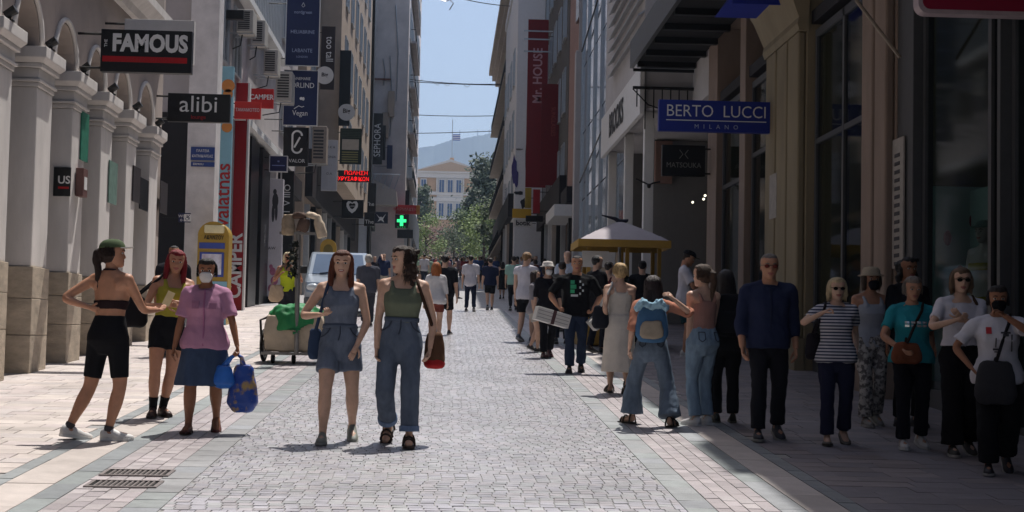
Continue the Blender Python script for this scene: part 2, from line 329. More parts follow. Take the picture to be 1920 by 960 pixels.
# small boards on the pillars
def plate(name, label, px0, py0, px1, py1, X, m, cat='sign', th=.02, off=.005):
    a = PXX(px0, py0, X+off); b = PXX(px1, py1, X+off); y0, y1 = sorted((a.y, b.y)); z0, z1 = sorted((a.z, b.z))
    o = boxo(name, (0, -(y1-y0)/2, -(z1-z0)/2), (th, (y1-y0)/2, (z1-z0)/2), m); o.location = (X+off, (y0+y1)/2, (z0+z1)/2); return tag(o, label, cat)
def fplate(name, label, px0, py0, px1, py1, Y, m, cat='sign', th=.03):
    a = PY(px0, py0, Y); b = PY(px1, py1, Y); o = boxo(name, (-abs(b.x-a.x)/2, 0, -abs(a.z-b.z)/2), (abs(b.x-a.x)/2, th, abs(a.z-b.z)/2), m, bevel=.004); o.location = ((a.x+b.x)/2, Y, (a.z+b.z)/2); return tag(o, label, cat)
o = fplate('wall_sign', 'rounded black wall sign with two pale letters on the third pillar', 101, 313, 131, 368, far[2]-PW-.035, m_sgn); text('US', m_txt, o, (.03, -.006, .02), .15, bold=.02); boxo('stripe', (-.05, -.004, -.1), (.1, 0, -.07), m_red, o)
o = plate('menu_board', 'narrow green menu board on a pillar face', 152, 208, 162, 305, AX, mat('green_board', '#2f7a63', .5, .25, 12)); 
t = thing('mail_box', 'small reddish-brown metal box fixed to a pillar', 'box', (AX+.01, 21.4, PXX(155, 347, AX).z)); t.location.y = far[2]-.35
boxo('case', (0, -.13, -.2), (.11, .13, .2), mat('brown_metal', '#6b4a45', .5, .15), t, bevel=.01); boxo('notice', (.111, -.08, -.1), (.115, .08, .08), m_txt, t)
for k, (a, b, c, d, lab) in enumerate(((204, 300, 216, 385, 'dull green notice plate on a pillar'), (249, 310, 260, 382, 'dark framed menu case on a pillar beside a black banner'), (262, 332, 275, 397, 'narrow black banner between arcade pillars'), (300, 338, 311, 403, 'dark notice case on the last arcade pillar'))):
    plate('notice_case', lab, a, b, c, d, AX, [mat('dull_green', '#6f8a80', .5, .2, 10), mat('dark_case', '#3a3436', .4, .2), m_sgn, mat('dark_case', '#3a3436')][k])
# ================================================================ left: buildings beyond the arcade
m_conc = mat('pale_concrete', '#b9b1b0', .85, .12, 1.5, .15, 20)
m_beige = mat('beige_render', '#b7a493', .85, .12, 1.2, .12, 20)
m_grey = mat('grey_render', '#85817f', .85, .12, 1.5, .12, 20)
m_pinkw = mat('pinkish_render', '#ddd2ce', .85, .12, 1.1, .15, 16)
m_alu = mat('aluminium', '#b9bcc0', .35, .08, 10, metal=.7)
m_win = mat('dark_window_glass', '#20262c', .12, .3, 1.5, spec=.8)
m_marble = mat('veined_marble', '#dad5d4', .5, .16, 2.5, .05, 30)
win_me = {}
def window_mesh(w_, h_):
    k = (round(w_, 2), round(h_, 2))
    if k not in win_me:
        f = MB()
        for a, b in (((0, -w_/2, -h_/2), (.06, -w_/2+.06, h_/2)), ((0, w_/2-.06, -h_/2), (.06, w_/2, h_/2)), ((0, -w_/2+.06, h_/2-.06), (.06, w_/2-.06, h_/2)), ((0, -w_/2+.06, -h_/2), (.09, w_/2-.06, -h_/2+.06)), ((0, -.025, -h_/2+.06), (.05, .025, h_/2-.06))): f.box(a, b)
        p = MB().box((.004, -w_/2+.06, -h_/2+.06), (.014, w_/2-.06, h_/2-.06))
        win_me[k] = (f.mesh('window', [m_alu]), p.mesh('pane', [m_win]))
    return win_me[k]
def facade_windows(par, X, side, ys, zs, w_, h_):
    """windows on a street-facing wall at x = X; side +1 looks towards +x"""
    fm, pm = window_mesh(w_, h_)
    for z in zs:
        for y in ys:
            f = inst('window', fm, par, (X, y, z), (0, 0, 0 if side > 0 else math.pi)); inst('pane', pm, f, (0, 0, 0))
def block(name, label, x0, x1, y0, y1, z1, m, parapet=True, z0=None):
    t = thing(name, label, 'building', ((x0+x1)/2, (y0+y1)/2, 0)); t.location = (0, 0, 0)
    boxo('wall', (x0, y0, gz(y0)-1 if z0 is None else z0), (x1, y1, z1), m, t)
    if parapet: boxo('parapet', (x0-.08, y0-.08, z1+.002), (x1+.08, y1+.08, z1+.5), m, t)
    return t
def balcony(par, X, side, y0, y1, z, d=1.0, m=None, rail=True):
    xa, xb = sorted((X, X+side*d)); b = boxo('balcony', (xa, y0, z), (xb, y1, z+.16), m or m_conc, par)
    if rail:
        xo = X+side*(d-.06); r = MB(); r.box((xo-.02, y0, z+1.0), (xo+.02, y1, z+1.05))
        n = int((y1-y0)/.25)
        for i in range(n+1): yy = y0+.03+(y1-y0-.06)*i/n; r.box((xo-.012, yy-.012, z+.16), (xo+.012, yy+.012, z+1.0))
        for yy in (y0+.03, y1-.03): xx0, xx1 = sorted((X, xo)); r.box((xx0, yy-.02, z+1.0), (xx1, yy+.02, z+1.05))
        k = int(d/.25)
        for i in range(k): xx = X+side*d*i/k; r.box((xx-.012, y0+.02, z+.16), (xx+.012, y0+.045, z+1.0))
        r.obj('railing', m_black, b)
# --- grey building with air conditioners (shop signs in front of it)
LX = -6.0
b2 = block('grey_building', 'grey ribbed building with air conditioners above the red shop', -14, LX, 34.8, 58, 24, m_conc)
rib = MB().box((0, -.06, -5), (.1, .06, 5)).mesh('rib', [m_alu])
for i in range(22): inst('rib', rib, b2, (LX, 42.5+i*.42, 16))
facade_windows(b2, LX, 1, [36.6, 39, 41.4, 53, 55.5], [9.5, 12.8, 16.1, 19.4], 1.5, 1.9)
for z in (7.4, 10.8): boxo('soffit_slab', (LX, 37, z), (LX+.3, 52, z+.2), m_white, b2)
mp = MB(); a = PY(350, 300, 34.0); c = PY(403, 300, 34.0)
mp.box((a.x, 34.0, gz(34)-.1), (c.x, 34.7, 14)); mp.obj('marble_pier', m_marble, b2, bevel=.01)
boxo('dark_shopfront', (-9, 34.75, gz(34)), (a.x-.05, 34.79, 6.6), m_dark, b2)
# street name plates on the pier
blue = mat('enamel_blue', '#24407f', .35, .06); sky_b = mat('pale_blue_sign', '#86b4c6', .5, .06); orange = mat('orange_print', '#c77f3c', .5, .08)
o = fplate('street_name_sign', 'upper blue street name plate on the marble pier', 358, 275, 402, 301, 33.96, blue); 
for k, s_ in enumerate(('ΠΛΑΤΕΙΑ', 'ΚΑΠΝΙΚΑΡΕΑΣ')): text(s_, m_txt, o, (0, -.004, .06-.12*k), .085, sx=.8)
o = fplate('street_name_sign', 'thin lower blue street name plate on the marble pier', 358, 303, 402, 313, 33.96, blue); text('ERMOU', m_txt, o, (-.1, -.004, 0), .07)
o = fplate('toilet_sign', 'small navy sign with wheelchair symbol and arrow', 335, 399, 357, 417, 33.6, mat('navy_sign', '#1b2550', .4)); text('WC', m_txt, o, (-.06, -.004, .03), .09); text('♿', m_txt, o, (.07, -.004, -.01), .16); text('←', m_txt, o, (-.06, -.004, -.06), .1)
boxo('bracket', (-.5, .01, -.01), (-.13, .03, .01), m_black, o)
# --- vertical shop signs
def vsign(name, label, px0, py0, px1, py1, Y, m, wallx=LX, th=.16, arms=2, edge=None): return proj_sign(name, label, (px0, py0), (px1, py1), Y, wallx, m, th, arms, edge=edge)
up90 = (math.pi/2, -math.pi/2, 0); dn90 = (math.pi/2, math.pi/2, 0)
t, w_, h_ = vsign('vertical_sign', 'tall pale blue shop sign with fruit and red lettering', 415, 124, 428, 470, 36, sky_b)
text('avalatnas', m_rtxt, t, (-.02, -.008, -1.0), .5, rot=up90, bold=.01, sx=.98)
for zz, r_ in ((1.75, .16), (1.55, .12), (.75, .13)):
    q = MB(); q.lathe((0, 0, 0), [(r_, 0), (r_, .006)], 14); f_ = q.obj('fruit', orange, t); f_.location = (.03, -.008, zz); f_.rotation_euler = (math.pi/2, 0, 0)
red = mat('deep_red_sign', '#9c1119', .4, .05); red2 = mat('bright_red_sign', '#c01f1d', .4, .05); wtrim = mat('white_trim', '#d8d5d3', .4, .05)
t, w_, h_ = vsign('vertical_sign', 'tall deep red sign with white vertical lettering reaching the ground', 441, 155, 453, 588, 41.6, red, edge=None, arms=0, th=.25)
text('CAMPER', m_txt, t, (-.02, -.008, -1.9), .5, rot=up90, bold=.03, sx=.95); boxo('trim', (w_, -.02, -h_), (w_+.05, .26, h_), wtrim, t)
t, w_, h_ = proj_sign('hanging_sign', 'red box sign with bold white letters hanging above the red shop', (447, 165), (512, 203), 43, LX, red2); text('CAMPER', m_txt, t, (.17, -.006, .03), .2, bold=.02, sx=.9)
t, w_, h_ = proj_sign('hanging_sign', 'bright red box sign with small white print', (440, 190), (488, 223), 39, LX, mat('scarlet_sign', '#cf2a22', .4, .04)); text('ΤΑΜΑΜΟΤΕΟ', m_txt, t, (0, -.006, 0), .12, sx=.8)
# black clad shop columns
for k, (p, q) in enumerate(((455, 470), (477, 492))):
    a = PXX(p, 560, LX+.02).y; c = PXX(q, 560, LX+.02).y; cl = MB(); cl.box((LX+.001, a, gz(a)-.1), (LX+.16, c, 7.3)); o = cl.obj('black_column', m_sgn, b2, bevel=.01)
    boxo('steel_strip', (LX+.001, c+.1, gz(a)-.1), (LX+.12, c+.28, 7.3), m_alu, b2)
    text('OOOO', mat('dim_lettering', '#6d6d70'), b2, (LX+.166, (a+c)/2, 4.6), .22, rot=(math.pi/2, -math.pi/2, math.pi/2))
    boxo('shop_door', (LX+.001, c+.4, gz(a)), (LX+.05, c+1.6, 5.4), m_dark, b2)
# poster display
t, w_, h_ = vsign('poster_display', 'free-standing white poster panel with a dark figure and pink flowers', 501, 335, 525, 568, 48.8, mat('poster_paper', '#cfcad0', .5, .05), arms=0, th=.3)
fg = MB(); fg.ell((0, 0, .85), (.06, .004, .09)); fg.ell((.02, 0, .55), (.1, .004, .26)); fg.ell((-.04, 0, .15), (.05, .004, .3)); fg.ell((.06, 0, .2), (.045, .004, .3)); q = fg.obj('printed_figure', mat('ink_grey', '#3c3a40', .6), t); q.location = (0, -.006, .75)
pk = mat('pink_print', '#b06a86', .6, .3, 9)
for zz, xx, r_ in ((-1.0, 0, .1), (-1.3, .06, .12), (-1.55, -.04, .1), (-.85, -.06, .06)): qq = MB().ell((0, 0, 0), (r_, .004, r_*1.3)).obj('printed_flower', pk, t); qq.location = (xx, -.006, zz)
text('AW', mat('ink_grey', '#3c3a40'), t, (-.05, -.006, -.25), .14); boxo('foot', (-w_-.03, -.05, -h_), (w_+.03, .35, -h_+.2), m_black, t)
t, w_, h_ = vsign('vertical_sign', 'tall black sign with white vertical letters beside the poster panel', 529, 320, 545, 560, 51, m_sgn, arms=0); text('V I  V IIIO', m_txt, t, (0, -.006, 1.1), .3, rot=up90)
boxo('white_edge', (-w_-.05, -.01, -h_), (-w_, .18, h_), wtrim, t)
t, w_, h_ = proj_sign('hanging_sign', 'small dark blue sign with pale rim on the black shopfront', (506, 292), (538, 322), 47, LX, mat('ink_blue', '#1a1f4a', .4), edge=wtrim); boxo('print_line', (-.2, -.004, -.07), (.2, -.001, -.04), mat('dim_blue_ink', '#7f86b5'), t); boxo('print_mark', (-.03, -.004, .05), (.03, -.001, .1), mat('dim_blue_ink', '#7f86b5'), t) 
t, w_, h_ = proj_sign('hanging_sign', 'black sign with a large white slashed zero', (532, 238), (577, 312), 50, LX, m_sgn)
z = MB(); n = 28
def pill(r, hh, k, n=28): a = 2*math.pi*k/n; return Vector((r*math.cos(a), 0, (hh-r)*(1 if math.sin(a) >= 0 else -1)+r*math.sin(a)))
for k in range(n): z.add([pill(.19, .4, k), pill(.19, .4, k+1), pill(.125, .335, k+1), pill(.125, .335, k)], [(0, 1, 2, 3)])
z.add([(-.12, 0, -.18), (-.06, 0, -.2), (.12, 0, .14), (.07, 0, .18)], [(0, 1, 2, 3)]); q = z.obj('zero_mark', m_txt, t); q.location = (.04, -.006, .16); text('VALOR', m_txt, t, (.05, -.006, -.48), .17)
nav = mat('navy_banner', '#17244f', .5, .08)
t, w_, h_ = vsign('banner', 'upper navy banner with pale cosmetic names on the ribbed building', 538, -6, 597, 124, 47.5, nav, th=.05, edge=wtrim)
for zz, s_, q in ((.62, 'nordgreen', .15), (-.02, 'HELIABRINE', .16), (-.62, 'LABANTE', .17), (-.82, 'LONDON', .09)): text(s_, mat('pale_blue_ink', '#aab4cf'), t, (0, -.006, zz), q, sx=.9)
q = MB().tube([(0, 0, .1), (-.05, 0, 0), (0, 0, -.05), (.05, 0, 0), (0, 0, .1)], .008, 5).obj('drop_mark', m_txt, t); q.location = (0, -.008, .83)
t, w_, h_ = vsign('banner', 'lower navy banner with white leaf mark and lettering', 533, 131, 594, 236, 48, nav, th=.05, edge=wtrim)
for zz, s_, q in ((.62, 'ANNEMARIE', .13), (.4, 'BÖRLIND', .24), (-.5, 'Vegan', .24)): text(s_, m_txt, t, (0, -.006, zz), q, sx=.85)
q = MB(); q.ell((-.03, 0, 0), (.05, .003, .05)); q.ell((.04, 0, -.01), (.04, .003, .06)); q = q.obj('leaf_mark', m_txt, t); q.location = (.05, -.006, -.02)
MB().tube([(-.2, -.008, -.36), (-.05, -.008, -.26), (.05, -.008, -.3), (.12, -.008, -.27)], .012, 5).obj('swash', m_txt, t)
# air conditioners
m_ac = mat('air_conditioner_case', '#b7b2ab', .5, .1, 8); m_ac2 = mat('ac_grille', '#3b3a3a', .5)
def aircon(px0, py0, px1, py1, Y, label, wallx=LX, m=None):
    a = PY(px0, py0, Y); c = PY(px1, py1, Y); w2 = (c.x-a.x)/2; h2 = (a.z-c.z)/2
    t = thing('air_conditioner', label, 'air conditioner', ((a.x+c.x)/2, Y, (a.z+c.z)/2), group='air conditioners on the left facades')
    boxo('case', (-w2, 0, -h2), (w2, .8, h2), m or m_ac, t, bevel=.02)
    for i in range(9): boxo('grille_bar', (-w2*.8, -.012, -h2*.75+i*h2*.18), (w2*.6, -.001, -h2*.75+i*h2*.18+h2*.1), m_ac2, t)
    xw = wallx-t.location.x
    for yy in (.1, .65): MB().box((min(xw, -w2*.9), yy, -h2-.04), (w2, yy+.04, -h2-.001)).obj('bracket', m_alu, t)
    MB().tube([(-w2*.5, .4, -h2), (-w2*.7, .4, -h2-.3), (min(-w2, xw*.9), .4, -h2-.4)], .02, 6).obj('hose', m_black, t)
aircon(444, 17, 474, 60, 40, 'air conditioner highest up beside the grey pier')
aircon(473, 37, 496, 83, 43.5, 'air conditioner just below the topmost one, beside the ribbed wall')
aircon(495, 92, 520, 139, 45, 'air conditioner with a looping black hose, above the slashed-zero sign')
aircon(518, 133, 547, 190, 46.5, 'air conditioner tucked beside the lower navy banner')
aircon(586, 236, 611, 306, 55, 'tall louvred air conditioner case with a rust-brown base', m=mat('rusty_case', '#94877c', .6, .2, 4))
o = fplate('floodlight', 'black floodlight head on the grey pier', 421, 18, 456, 36, 39, m_black, 'lamp', .2); boxo('arm', (-.9, .05, -.05), (-.2, .1, 0), m_black, o)
# --- beige building
b3 = block('beige_building', 'beige building with an overhanging bay behind the dark banners', -14, -5.75, 59, 88, 27, m_beige)
facade_windows(b3, -5.75, 1, [61.5], [9, 12.3, 15.6, 18.9, 22.2], 1.6, 2.0)
boxo('overhanging_bay', (-5.749, 64, 8.4), (-4.8, 87.9, 26), m_beige, b3); facade_windows(b3, -4.8, 1, [67, 70.5, 74, 77.5, 81, 84.5], [10.5, 13.8, 17.1, 20.4], 1.6, 2.0)
dbr = mat('dark_brown_banner', '#2a1f22', .5, .1); wc = mat('white_disc', '#d9d5d2', .5, .03)
def disc(par, r, loc, m, n=28, name='disc'): o = MB().lathe((0, 0, 0), [(r, 0), (r, .02)], n).obj(name, m, par); o.rotation_euler = (math.pi/2, 0, 0); o.location = loc; return o
t, w_, h_ = vsign('banner', 'dark brown banner with downward lettering above a white disc', 603, 49, 626, 168, 60, dbr, wallx=-5.75, th=.06)
text('too tall', m_txt, t, (.06, -.006, .35), .42, rot=dn90, sx=.85); disc(t, .36, (-.1, -.03, -.72), wc); text('Big', mat('ink_brown', '#3a2c2a'), t, (-.1, -.056, -.7), .22, bold=.02)
t, w_, h_ = vsign('banner', 'long black banner with a round white disc at its foot', 638, 94, 655, 236, 63.6, mat('teal_black_banner', '#141b20', .5, .2), wallx=-4.8, th=.06)
disc(t, .36, (.1, -.03, -1.05), wc); text('Big', mat('ink_brown', '#3a2c2a'), t, (.1, -.056, -1.0), .27, bold=.02)
grn = mat('dark_green_board', '#1d2a20', .5, .15); crm = mat('cream_panel', '#b8ab9a', .5)
t, w_, h_ = proj_sign('hanging_sign', 'dark green slatted sign with a cream panel', (638, 241), (677, 308), 63.2, -4.8, grn)
for i in range(6): boxo('slat', (-w_*.95, -.02, h_*.5+i*.07), (w_*.95, -.001, h_*.5+i*.07+.04), mat('green_slat', '#3a4638', .5), t)
boxo('panel', (-w_*.8, -.015, -.15), (w_*.75, -.001, .3), crm, t)
for i in range(5): boxo('print_line', (-w_*.8, -.01, -h_*.9+i*.1), (w_*.7, -.001, -h_*.9+i*.1+.05), mat('yellow_print', '#8a8352', .5), t)
t, w_, h_ = vsign('notice_board', 'tall white notice panel with rows of small print', 604, 262, 631, 358, 62, mat('notice_white', '#b9b7bb', .5, .04), wallx=-5.75)
for i, (s_, zz) in enumerate((('N I K A', .75), ('XPONIA', .35), ('· · ·', 0), ('O.A', -.35), ('· ·', -.7))): text(s_, mat('ink_grey', '#3c3a40'), t, (0, -.006, zz), .14)
led = mat('red_led', '#ff1c1c', .5, .02, emit=1.2)
t, w_, h_ = proj_sign('led_sign', 'black sign with two rows of glowing red letters', (634, 319), (692, 342), 62.6, -4.8, m_sgn)
text('ΠΩΛΗΣΗ', led, t, (.1, -.008, .13), .23); text('ΧΡΥΣΑΦΙΚΩΝ', led, t, (0, -.008, -.12), .23, sx=.85)
t, w_, h_ = proj_sign('hanging_sign', 'black sign with a white heart shield', (641, 374), (681, 410), 70, -5.75, m_sgn)
hp = [(0, -.3), (.16, -.18), (.26, 0), (.27, .16), (.2, .27), (.08, .26), (0, .2), (-.08, .26), (-.2, .27), (-.27, .16), (-.26, 0), (-.16, -.18)]
hb = MB(); nn = len(hp)
for k in range(nn):
    (x0, z0), (x1, z1) = hp[k], hp[(k+1) % nn]; hb.add([(x0, 0, z0), (x1, 0, z1), (x1*.55, 0, z1*.5+.04), (x0*.55, 0, z0*.5+.04)], [(0, 1, 2, 3)])
q = hb.obj('heart_mark', m_txt, t); q.location = (-.02, -.006, .1); text('LOVE MOSCHINO'[:4], m_txt, t, (-.02, -.006, .13), .1)
# --- glossy white corner, pinkish wall building with SEPHORA
b4 = block('white_edged_building', 'building with a glossy white corner fin and dark frame', -14, -5.35, 89, 103, 32, m_grey)
boxo('corner_fin', (-5.349, 88.9, gz(89)), (-4.85, 89.5, 30), mat('glossy_white', '#d2dae6', .18, .05, spec=.7), b4); boxo('dark_frame', (-4.849, 88.8, gz(89)), (-4.68, 90, 30), m_black, b4)
facade_windows(b4, -5.35, 1, [92, 96, 100], [12, 15.5, 19, 22.5], 1.8, 2.2)
b5 = block('pinkish_building', 'tall pinkish grey building with a blank end wall and drain pipes', -14, -3.15, 106, 146, 40, m_pinkw)
facade_windows(b5, -3.15, 1, [109+i*4 for i in range(9)], [14+3.4*i for i in range(7)], 1.8, 2.2)
for z in (12.9, 16.3, 19.7, 23.1, 26.5): balcony(b5, -3.15, 1, 110, 124, z, .45, m_conc)
for i, (px, y0, y1) in enumerate(((718, 110, 160), (731, 105, 255), (742, 10, 190))):
    a = PY(px, y0, 105.9); c = PY(px+random.uniform(-3, 3), y1, 105.9); MB().tube([a, (a+c)/2+Vector((.15, 0, 0)), c], .04, 6).obj('drain_pipe', m_alu, b5)
a = PY(709, 150, 105.8); boxo('wall_pipe', (a.x-.8, 105.7, a.z), (a.x+.9, 105.85, a.z+.12), mat('rust_pipe', '#7a5145', .7), b5)
for px, py in ((733, 195), (722, 235)): a = PY(px, py, 105.6); boxo('wall_box', (a.x-.2, 105.4, a.z-.9), (a.x+.25, 105.85, a.z+.9), m_beige, b5)
t, w_, h_ = vsign('vertical_sign', 'black vertical sign with spaced white capitals on the far left row', 700, 212, 716, 308, 100, m_sgn, wallx=-5.35); text('SEPHORA', m_txt, t, (0, -.006, -.1), .62, rot=up90, sx=.85)
t, w_, h_ = vsign('vertical_sign', 'small blank black sign beside the one with spaced capitals', 716, 235, 722, 300, 104, m_sgn, wallx=-5.35)
t, w_, h_ = vsign('vertical_sign', 'narrow navy vertical sign past the spaced-capitals sign', 726, 272, 735, 316, 105.2, nav, wallx=-5.35)
t = thing('awning', 'white shop awning with steel struts under the pinkish wall', 'awning', PY(720, 360, 104))
aw = MB(); aw.prism([(-.95, 0, -.9), (.95, 0, -.9), (.85, 0, .1), (-.75, 0, .9)], (0, 1.4, 0)); aw.obj('canopy', mat('awning_white', '#bfb6b0', .7, .06), t)
for i in range(5): MB().tube([(-.9+.4*i, 0, .2), (-.9+.42*i+.3, .1, 1.3)], .03, 5).obj('strut', m_alu, t)
MB().tube([(-1, 0, 1.25), (1.1, 0, 1.25)], .03, 5).obj('rail', m_alu, t)
for lab, r0, r1, Y, mk in (('tall black sign with short white word high above the shops', (684, 343, 704, 400), 0, 88, 'The'), ('small black sign with short white word beside the eagle sign', (683, 398, 702, 424), 0, 84, 'The')):
    t, w_, h_ = proj_sign('hanging_sign', lab, r0[:2], r0[2:], Y, -5.5, m_sgn); text(mk, m_txt, t, (0, -.006, -h_*.4), .32)
t, w_, h_ = proj_sign('hanging_sign', 'navy sign with a white spread eagle', (702, 397), (727, 419), 92, -5.35, mat('ink_navy', '#14162c', .4))
eg = MB(); eg.add([(-.3, 0, .22), (-.1, 0, .02), (0, 0, .06), (.08, 0, 0), (.3, 0, .25), (.12, 0, -.1), (.2, 0, -.3), (0, 0, -.16), (-.22, 0, -.26), (-.1, 0, -.08)], [(0, 1, 9), (1, 2, 7, 9), (2, 3, 5, 7), (3, 4, 5), (7, 5, 6), (9, 7, 8)]); q = eg.obj('eagle_mark', m_txt, t); q.location = (0, -.006, 0)
# --- dark billboard building at the far left
b6 = block('dark_building', 'dark building with advertising panels at the far end of the row', -14, -4.35, 150, 185, 44, mat('dark_cladding', '#4a4546', .8, .15, 1))
boxo('billboard', (-4.349, 150.5, 22), (-4.1, 166, 36), m_dark, b6)
bl = boxo('end_panel', (-5.2, 149.8, 15.5), (-3.55, 150, 35.5), mat('billboard_dark', '#232127', .6, .4, .8), b6)
for z0, z1, m in ((36.5, 38, m_conc), (30.5, 32, m_conc), (17.2, 18.4, m_conc), (14, 15, m_beige)): boxo('floor_edge', (-5.3, 149.7, z0), (-3.6, 149.9, z1), m, b6)
for z in (38.6, 34): balcony(b6, -4.35, 1, 150, 165, z, .7)
facade_windows(b6, -4.35, 1, [169+i*4 for i in range(4)], [14+3.4*i for i in range(8)], 1.8, 2.2)
boxo('poster', (-4.5, 149.6, 12.2), (-3.75, 149.78, 19.5), mat('poster_mauve', '#6e6778', .6, .3, 1.5), b6)
# pharmacy signs
grnled = mat('green_led', '#35ff8c', .5, .02, emit=1.5)
t, w_, h_ = proj_sign('pharmacy_sign', 'green glowing pharmacy cross on a dark sign', (741, 402), (765, 428), 104.6, -3.2, m_sgn, arms=1)
MB().box((-.11, -.02, -.32), (.11, -.001, .4)).box((-.32, -.021, -.06), (-.111, -.001, .14)).box((.111, -.021, -.06), (.32, -.001, .14)).obj('cross', grnled, t); text('· · · ·', grnled, t, (0, -.01, -.42), .3)
t, w_, h_ = proj_sign('hanging_sign', 'red and orange shop sign above the pharmacy cross', (742, 384), (787, 402), 105, -3.2, red2); boxo('orange_edge', (w_-.25, -.02, -h_), (w_, -.001, h_), orange, t); text('ΦΑΡΜΑΚΕΙΟ', mat('pink_ink', '#d98b87'), t, (-.15, -.01, 0), .3)
t, w_, h_ = proj_sign('hanging_sign', 'black shop sign below the pharmacy cross', (745, 430), (774, 447), 104, -3.2, m_sgn)
# ground-floor shopfronts of the left row: columns, glass and doors
m_cream = mat('cream_stone', '#b3a598', .7, .12, 1.5)
for par, X, y0, y1, n in ((b2, LX, 52.3, 57.8, 3), (b3, -5.75, 59.5, 87.5, 10), (b4, -5.35, 90.5, 102.5, 4), (b5, -3.15, 106.5, 145, 10)):
    d = (y1-y0)/n
    for i in range(n):
        ya = y0+i*d; zb = gz(ya); ht = zb+3.6
        boxo('shopfront', (X+.001, ya+.28, zb-.2), (X+.03, ya+d, ht), m_win if i % 3 else m_dark, par)
        boxo('pilaster', (X+.001, ya-.05, zb-.2), (X+.2, ya+.25, ht), [m_cream, m_black, m_alu, m_white][(i*7+n) % 4], par)
    boxo('fascia', (X+.001, y0, gz(y0)+3.62+.3), (X+.3, y1, gz(y1)+4.4), m_dark, par)
# ================================================================ right: shaded shop row
RX = 5.4
m_bstone = mat('brown_stone', '#8f7c70', .6, .16, 2.5, .15, 20, stretch=(1, 1, .3)); m_ystone = mat('ochre_stone', '#8c7f66', .65, .16, 2.5, .15, 20, stretch=(1, 1, .3))
m_frame = mat('grey_shop_frame', '#4b4c4f', .4, .1); m_mint = mat('mint_backdrop', '#a6cdc3', .7, .05); m_gback = mat('shop_interior', '#6b675a', .8, .2, 1); m_disp = mat('shop_olive', '#77745a', .8, .1)
r1 = thing('stone_building', 'shaded stone shop building with brown pilasters and display windows', 'building', (0, 0, 0))
boxo('upper_wall', (RX, -45, 7.9), (15, 31, 18.4), m_bstone, r1)
boxo('balcony', (3.75, -25, 7.91), (RX-.001, 20.9, 8.2), m_bstone, r1)  # unseen slab, added to keep sky light off the right pavement
boxo('rear_wall', (RX+1.9, 9, -.2), (15, 31, 7.9), m_gback, r1)
boxo('ceiling', (RX+.05, 9, 6.4), (RX+1.89, 31, 6.6), m_dark, r1)
for a, c, d in ((18.7, 20.4, 1.5), (23.4, 25.6, 1.2), (27.5, 30, 1.6)): boxo('roof_room', (RX+.1, a, 18.4), (10, c, 18.4+d), m_bstone, r1)
def pil(y0, y1, m, d=.12, cap=True, grooves=0):
    p = MB(); p.box((RX-.02, y0, gz(y0)-.1), (RX+1.8, y1, 7.9)); o = p.obj('pilaster', m, r1, bevel=.015)
    n = max(1, grooves)
    for i in range(grooves):
        w_ = (y1-y0)/n; MB().box((RX-.02-d, y0+i*w_+.05, gz(y0)+.5), (RX-.021, y0+(i+1)*w_-.05, 6.3)).obj('flute', m, o, bevel=.03)
    boxo('plinth', (RX-.06-d, y0-.04, gz(y0)-.1), (RX-.021, y1+.04, gz(y0)+.49), m, o, bevel=.012)
    if cap:
        c = MB(); c.rings([[(RX-.02-a, y0-a*.4, z), (RX-.02-a, y1+a*.4, z), (RX, y1+a*.4, z), (RX, y0-a*.4, z)] for a, z in ((.13, 6.3), (.16, 6.4), (.14, 6.5), (.3, 6.9), (.36, 7.0), (.36, 7.1))]); c.obj('capital', m, o)
pil(17.75, 18.9, m_bstone, grooves=2); pil(22.3, 24.7, m_ystone, grooves=3); pil(27.0, 27.5, m_bstone, .05, False); pil(29.9, 30.9, m_bstone, .05, False)
def bay(y0, y1, zt, back, label_part='shop_window', mull=(), zs=None, xb=1.2):
    f = MB(); z0 = gz(y0)
    for yy in (y0, y1-.09)+tuple(mull): f.box((RX+.1, yy, z0), (RX+.19, yy+.09, zt))
    f.box((RX+.1, y0+.09, zt-.12), (RX+.19, y1-.09, zt)); f.box((RX+.1, y0+.09, z0), (RX+.3, y1-.09, z0+.32))
    if zs: f.box((RX+.105, y0+.09, zs), (RX+.185, y1-.09, zs+.08))
    o = f.obj(label_part, m_frame, r1); boxo('pane', (RX+.13, y0+.05, z0+.3), (RX+.14, y1-.05, zt-.1), m_glass, o)
    boxo('window_floor', (RX+.19, y0, z0+.1), (RX+1.85, y1, gz(y1)+.28), mat('display_floor', '#8b8781', .5), o)
    boxo('partition', (RX+.2, y1-.12, gz(y1)+.28), (RX+1.84, y1-.07, 3.4 if back is m_mint else 6.2), back, o); boxo('upper_partition', (RX+.2, y1-.12, 3.41), (RX+1.84, y1-.08, 6.3), m_disp, o) if back is m_mint else None
    boxo('backdrop', (RX+xb, y0+.02, gz(y1)+.28), (RX+xb+.05, y1-.02, 3.35 if back is m_mint else 4.6), back, o); return o
boxo('side_wall', (RX, -45, -3), (15, 8.9, 7.899), m_bstone, r1)
bay(9.2, 14.35, 6.3, m_gback); bay(14.45, 17.1, 6.3, m_mint, mull=(14.9,), xb=.62); bay(18.95, 22.25, 6.3, m_disp, mull=(20.6,), zs=4.55); bay(24.75, 26.95, 6.3, m_gback, zs=4.9); bay(27.55, 29.85, 6.3, m_disp, zs=4.6)
boxo('grey_jamb', (RX-.01, 17.12, gz(17)), (RX+.4, 17.72, 7.9), m_frame, r1, bevel=.01)
boxo('door_jamb', (RX-.01, 14.36, gz(14)), (RX+.2, 14.44, 7.9), m_frame, r1)
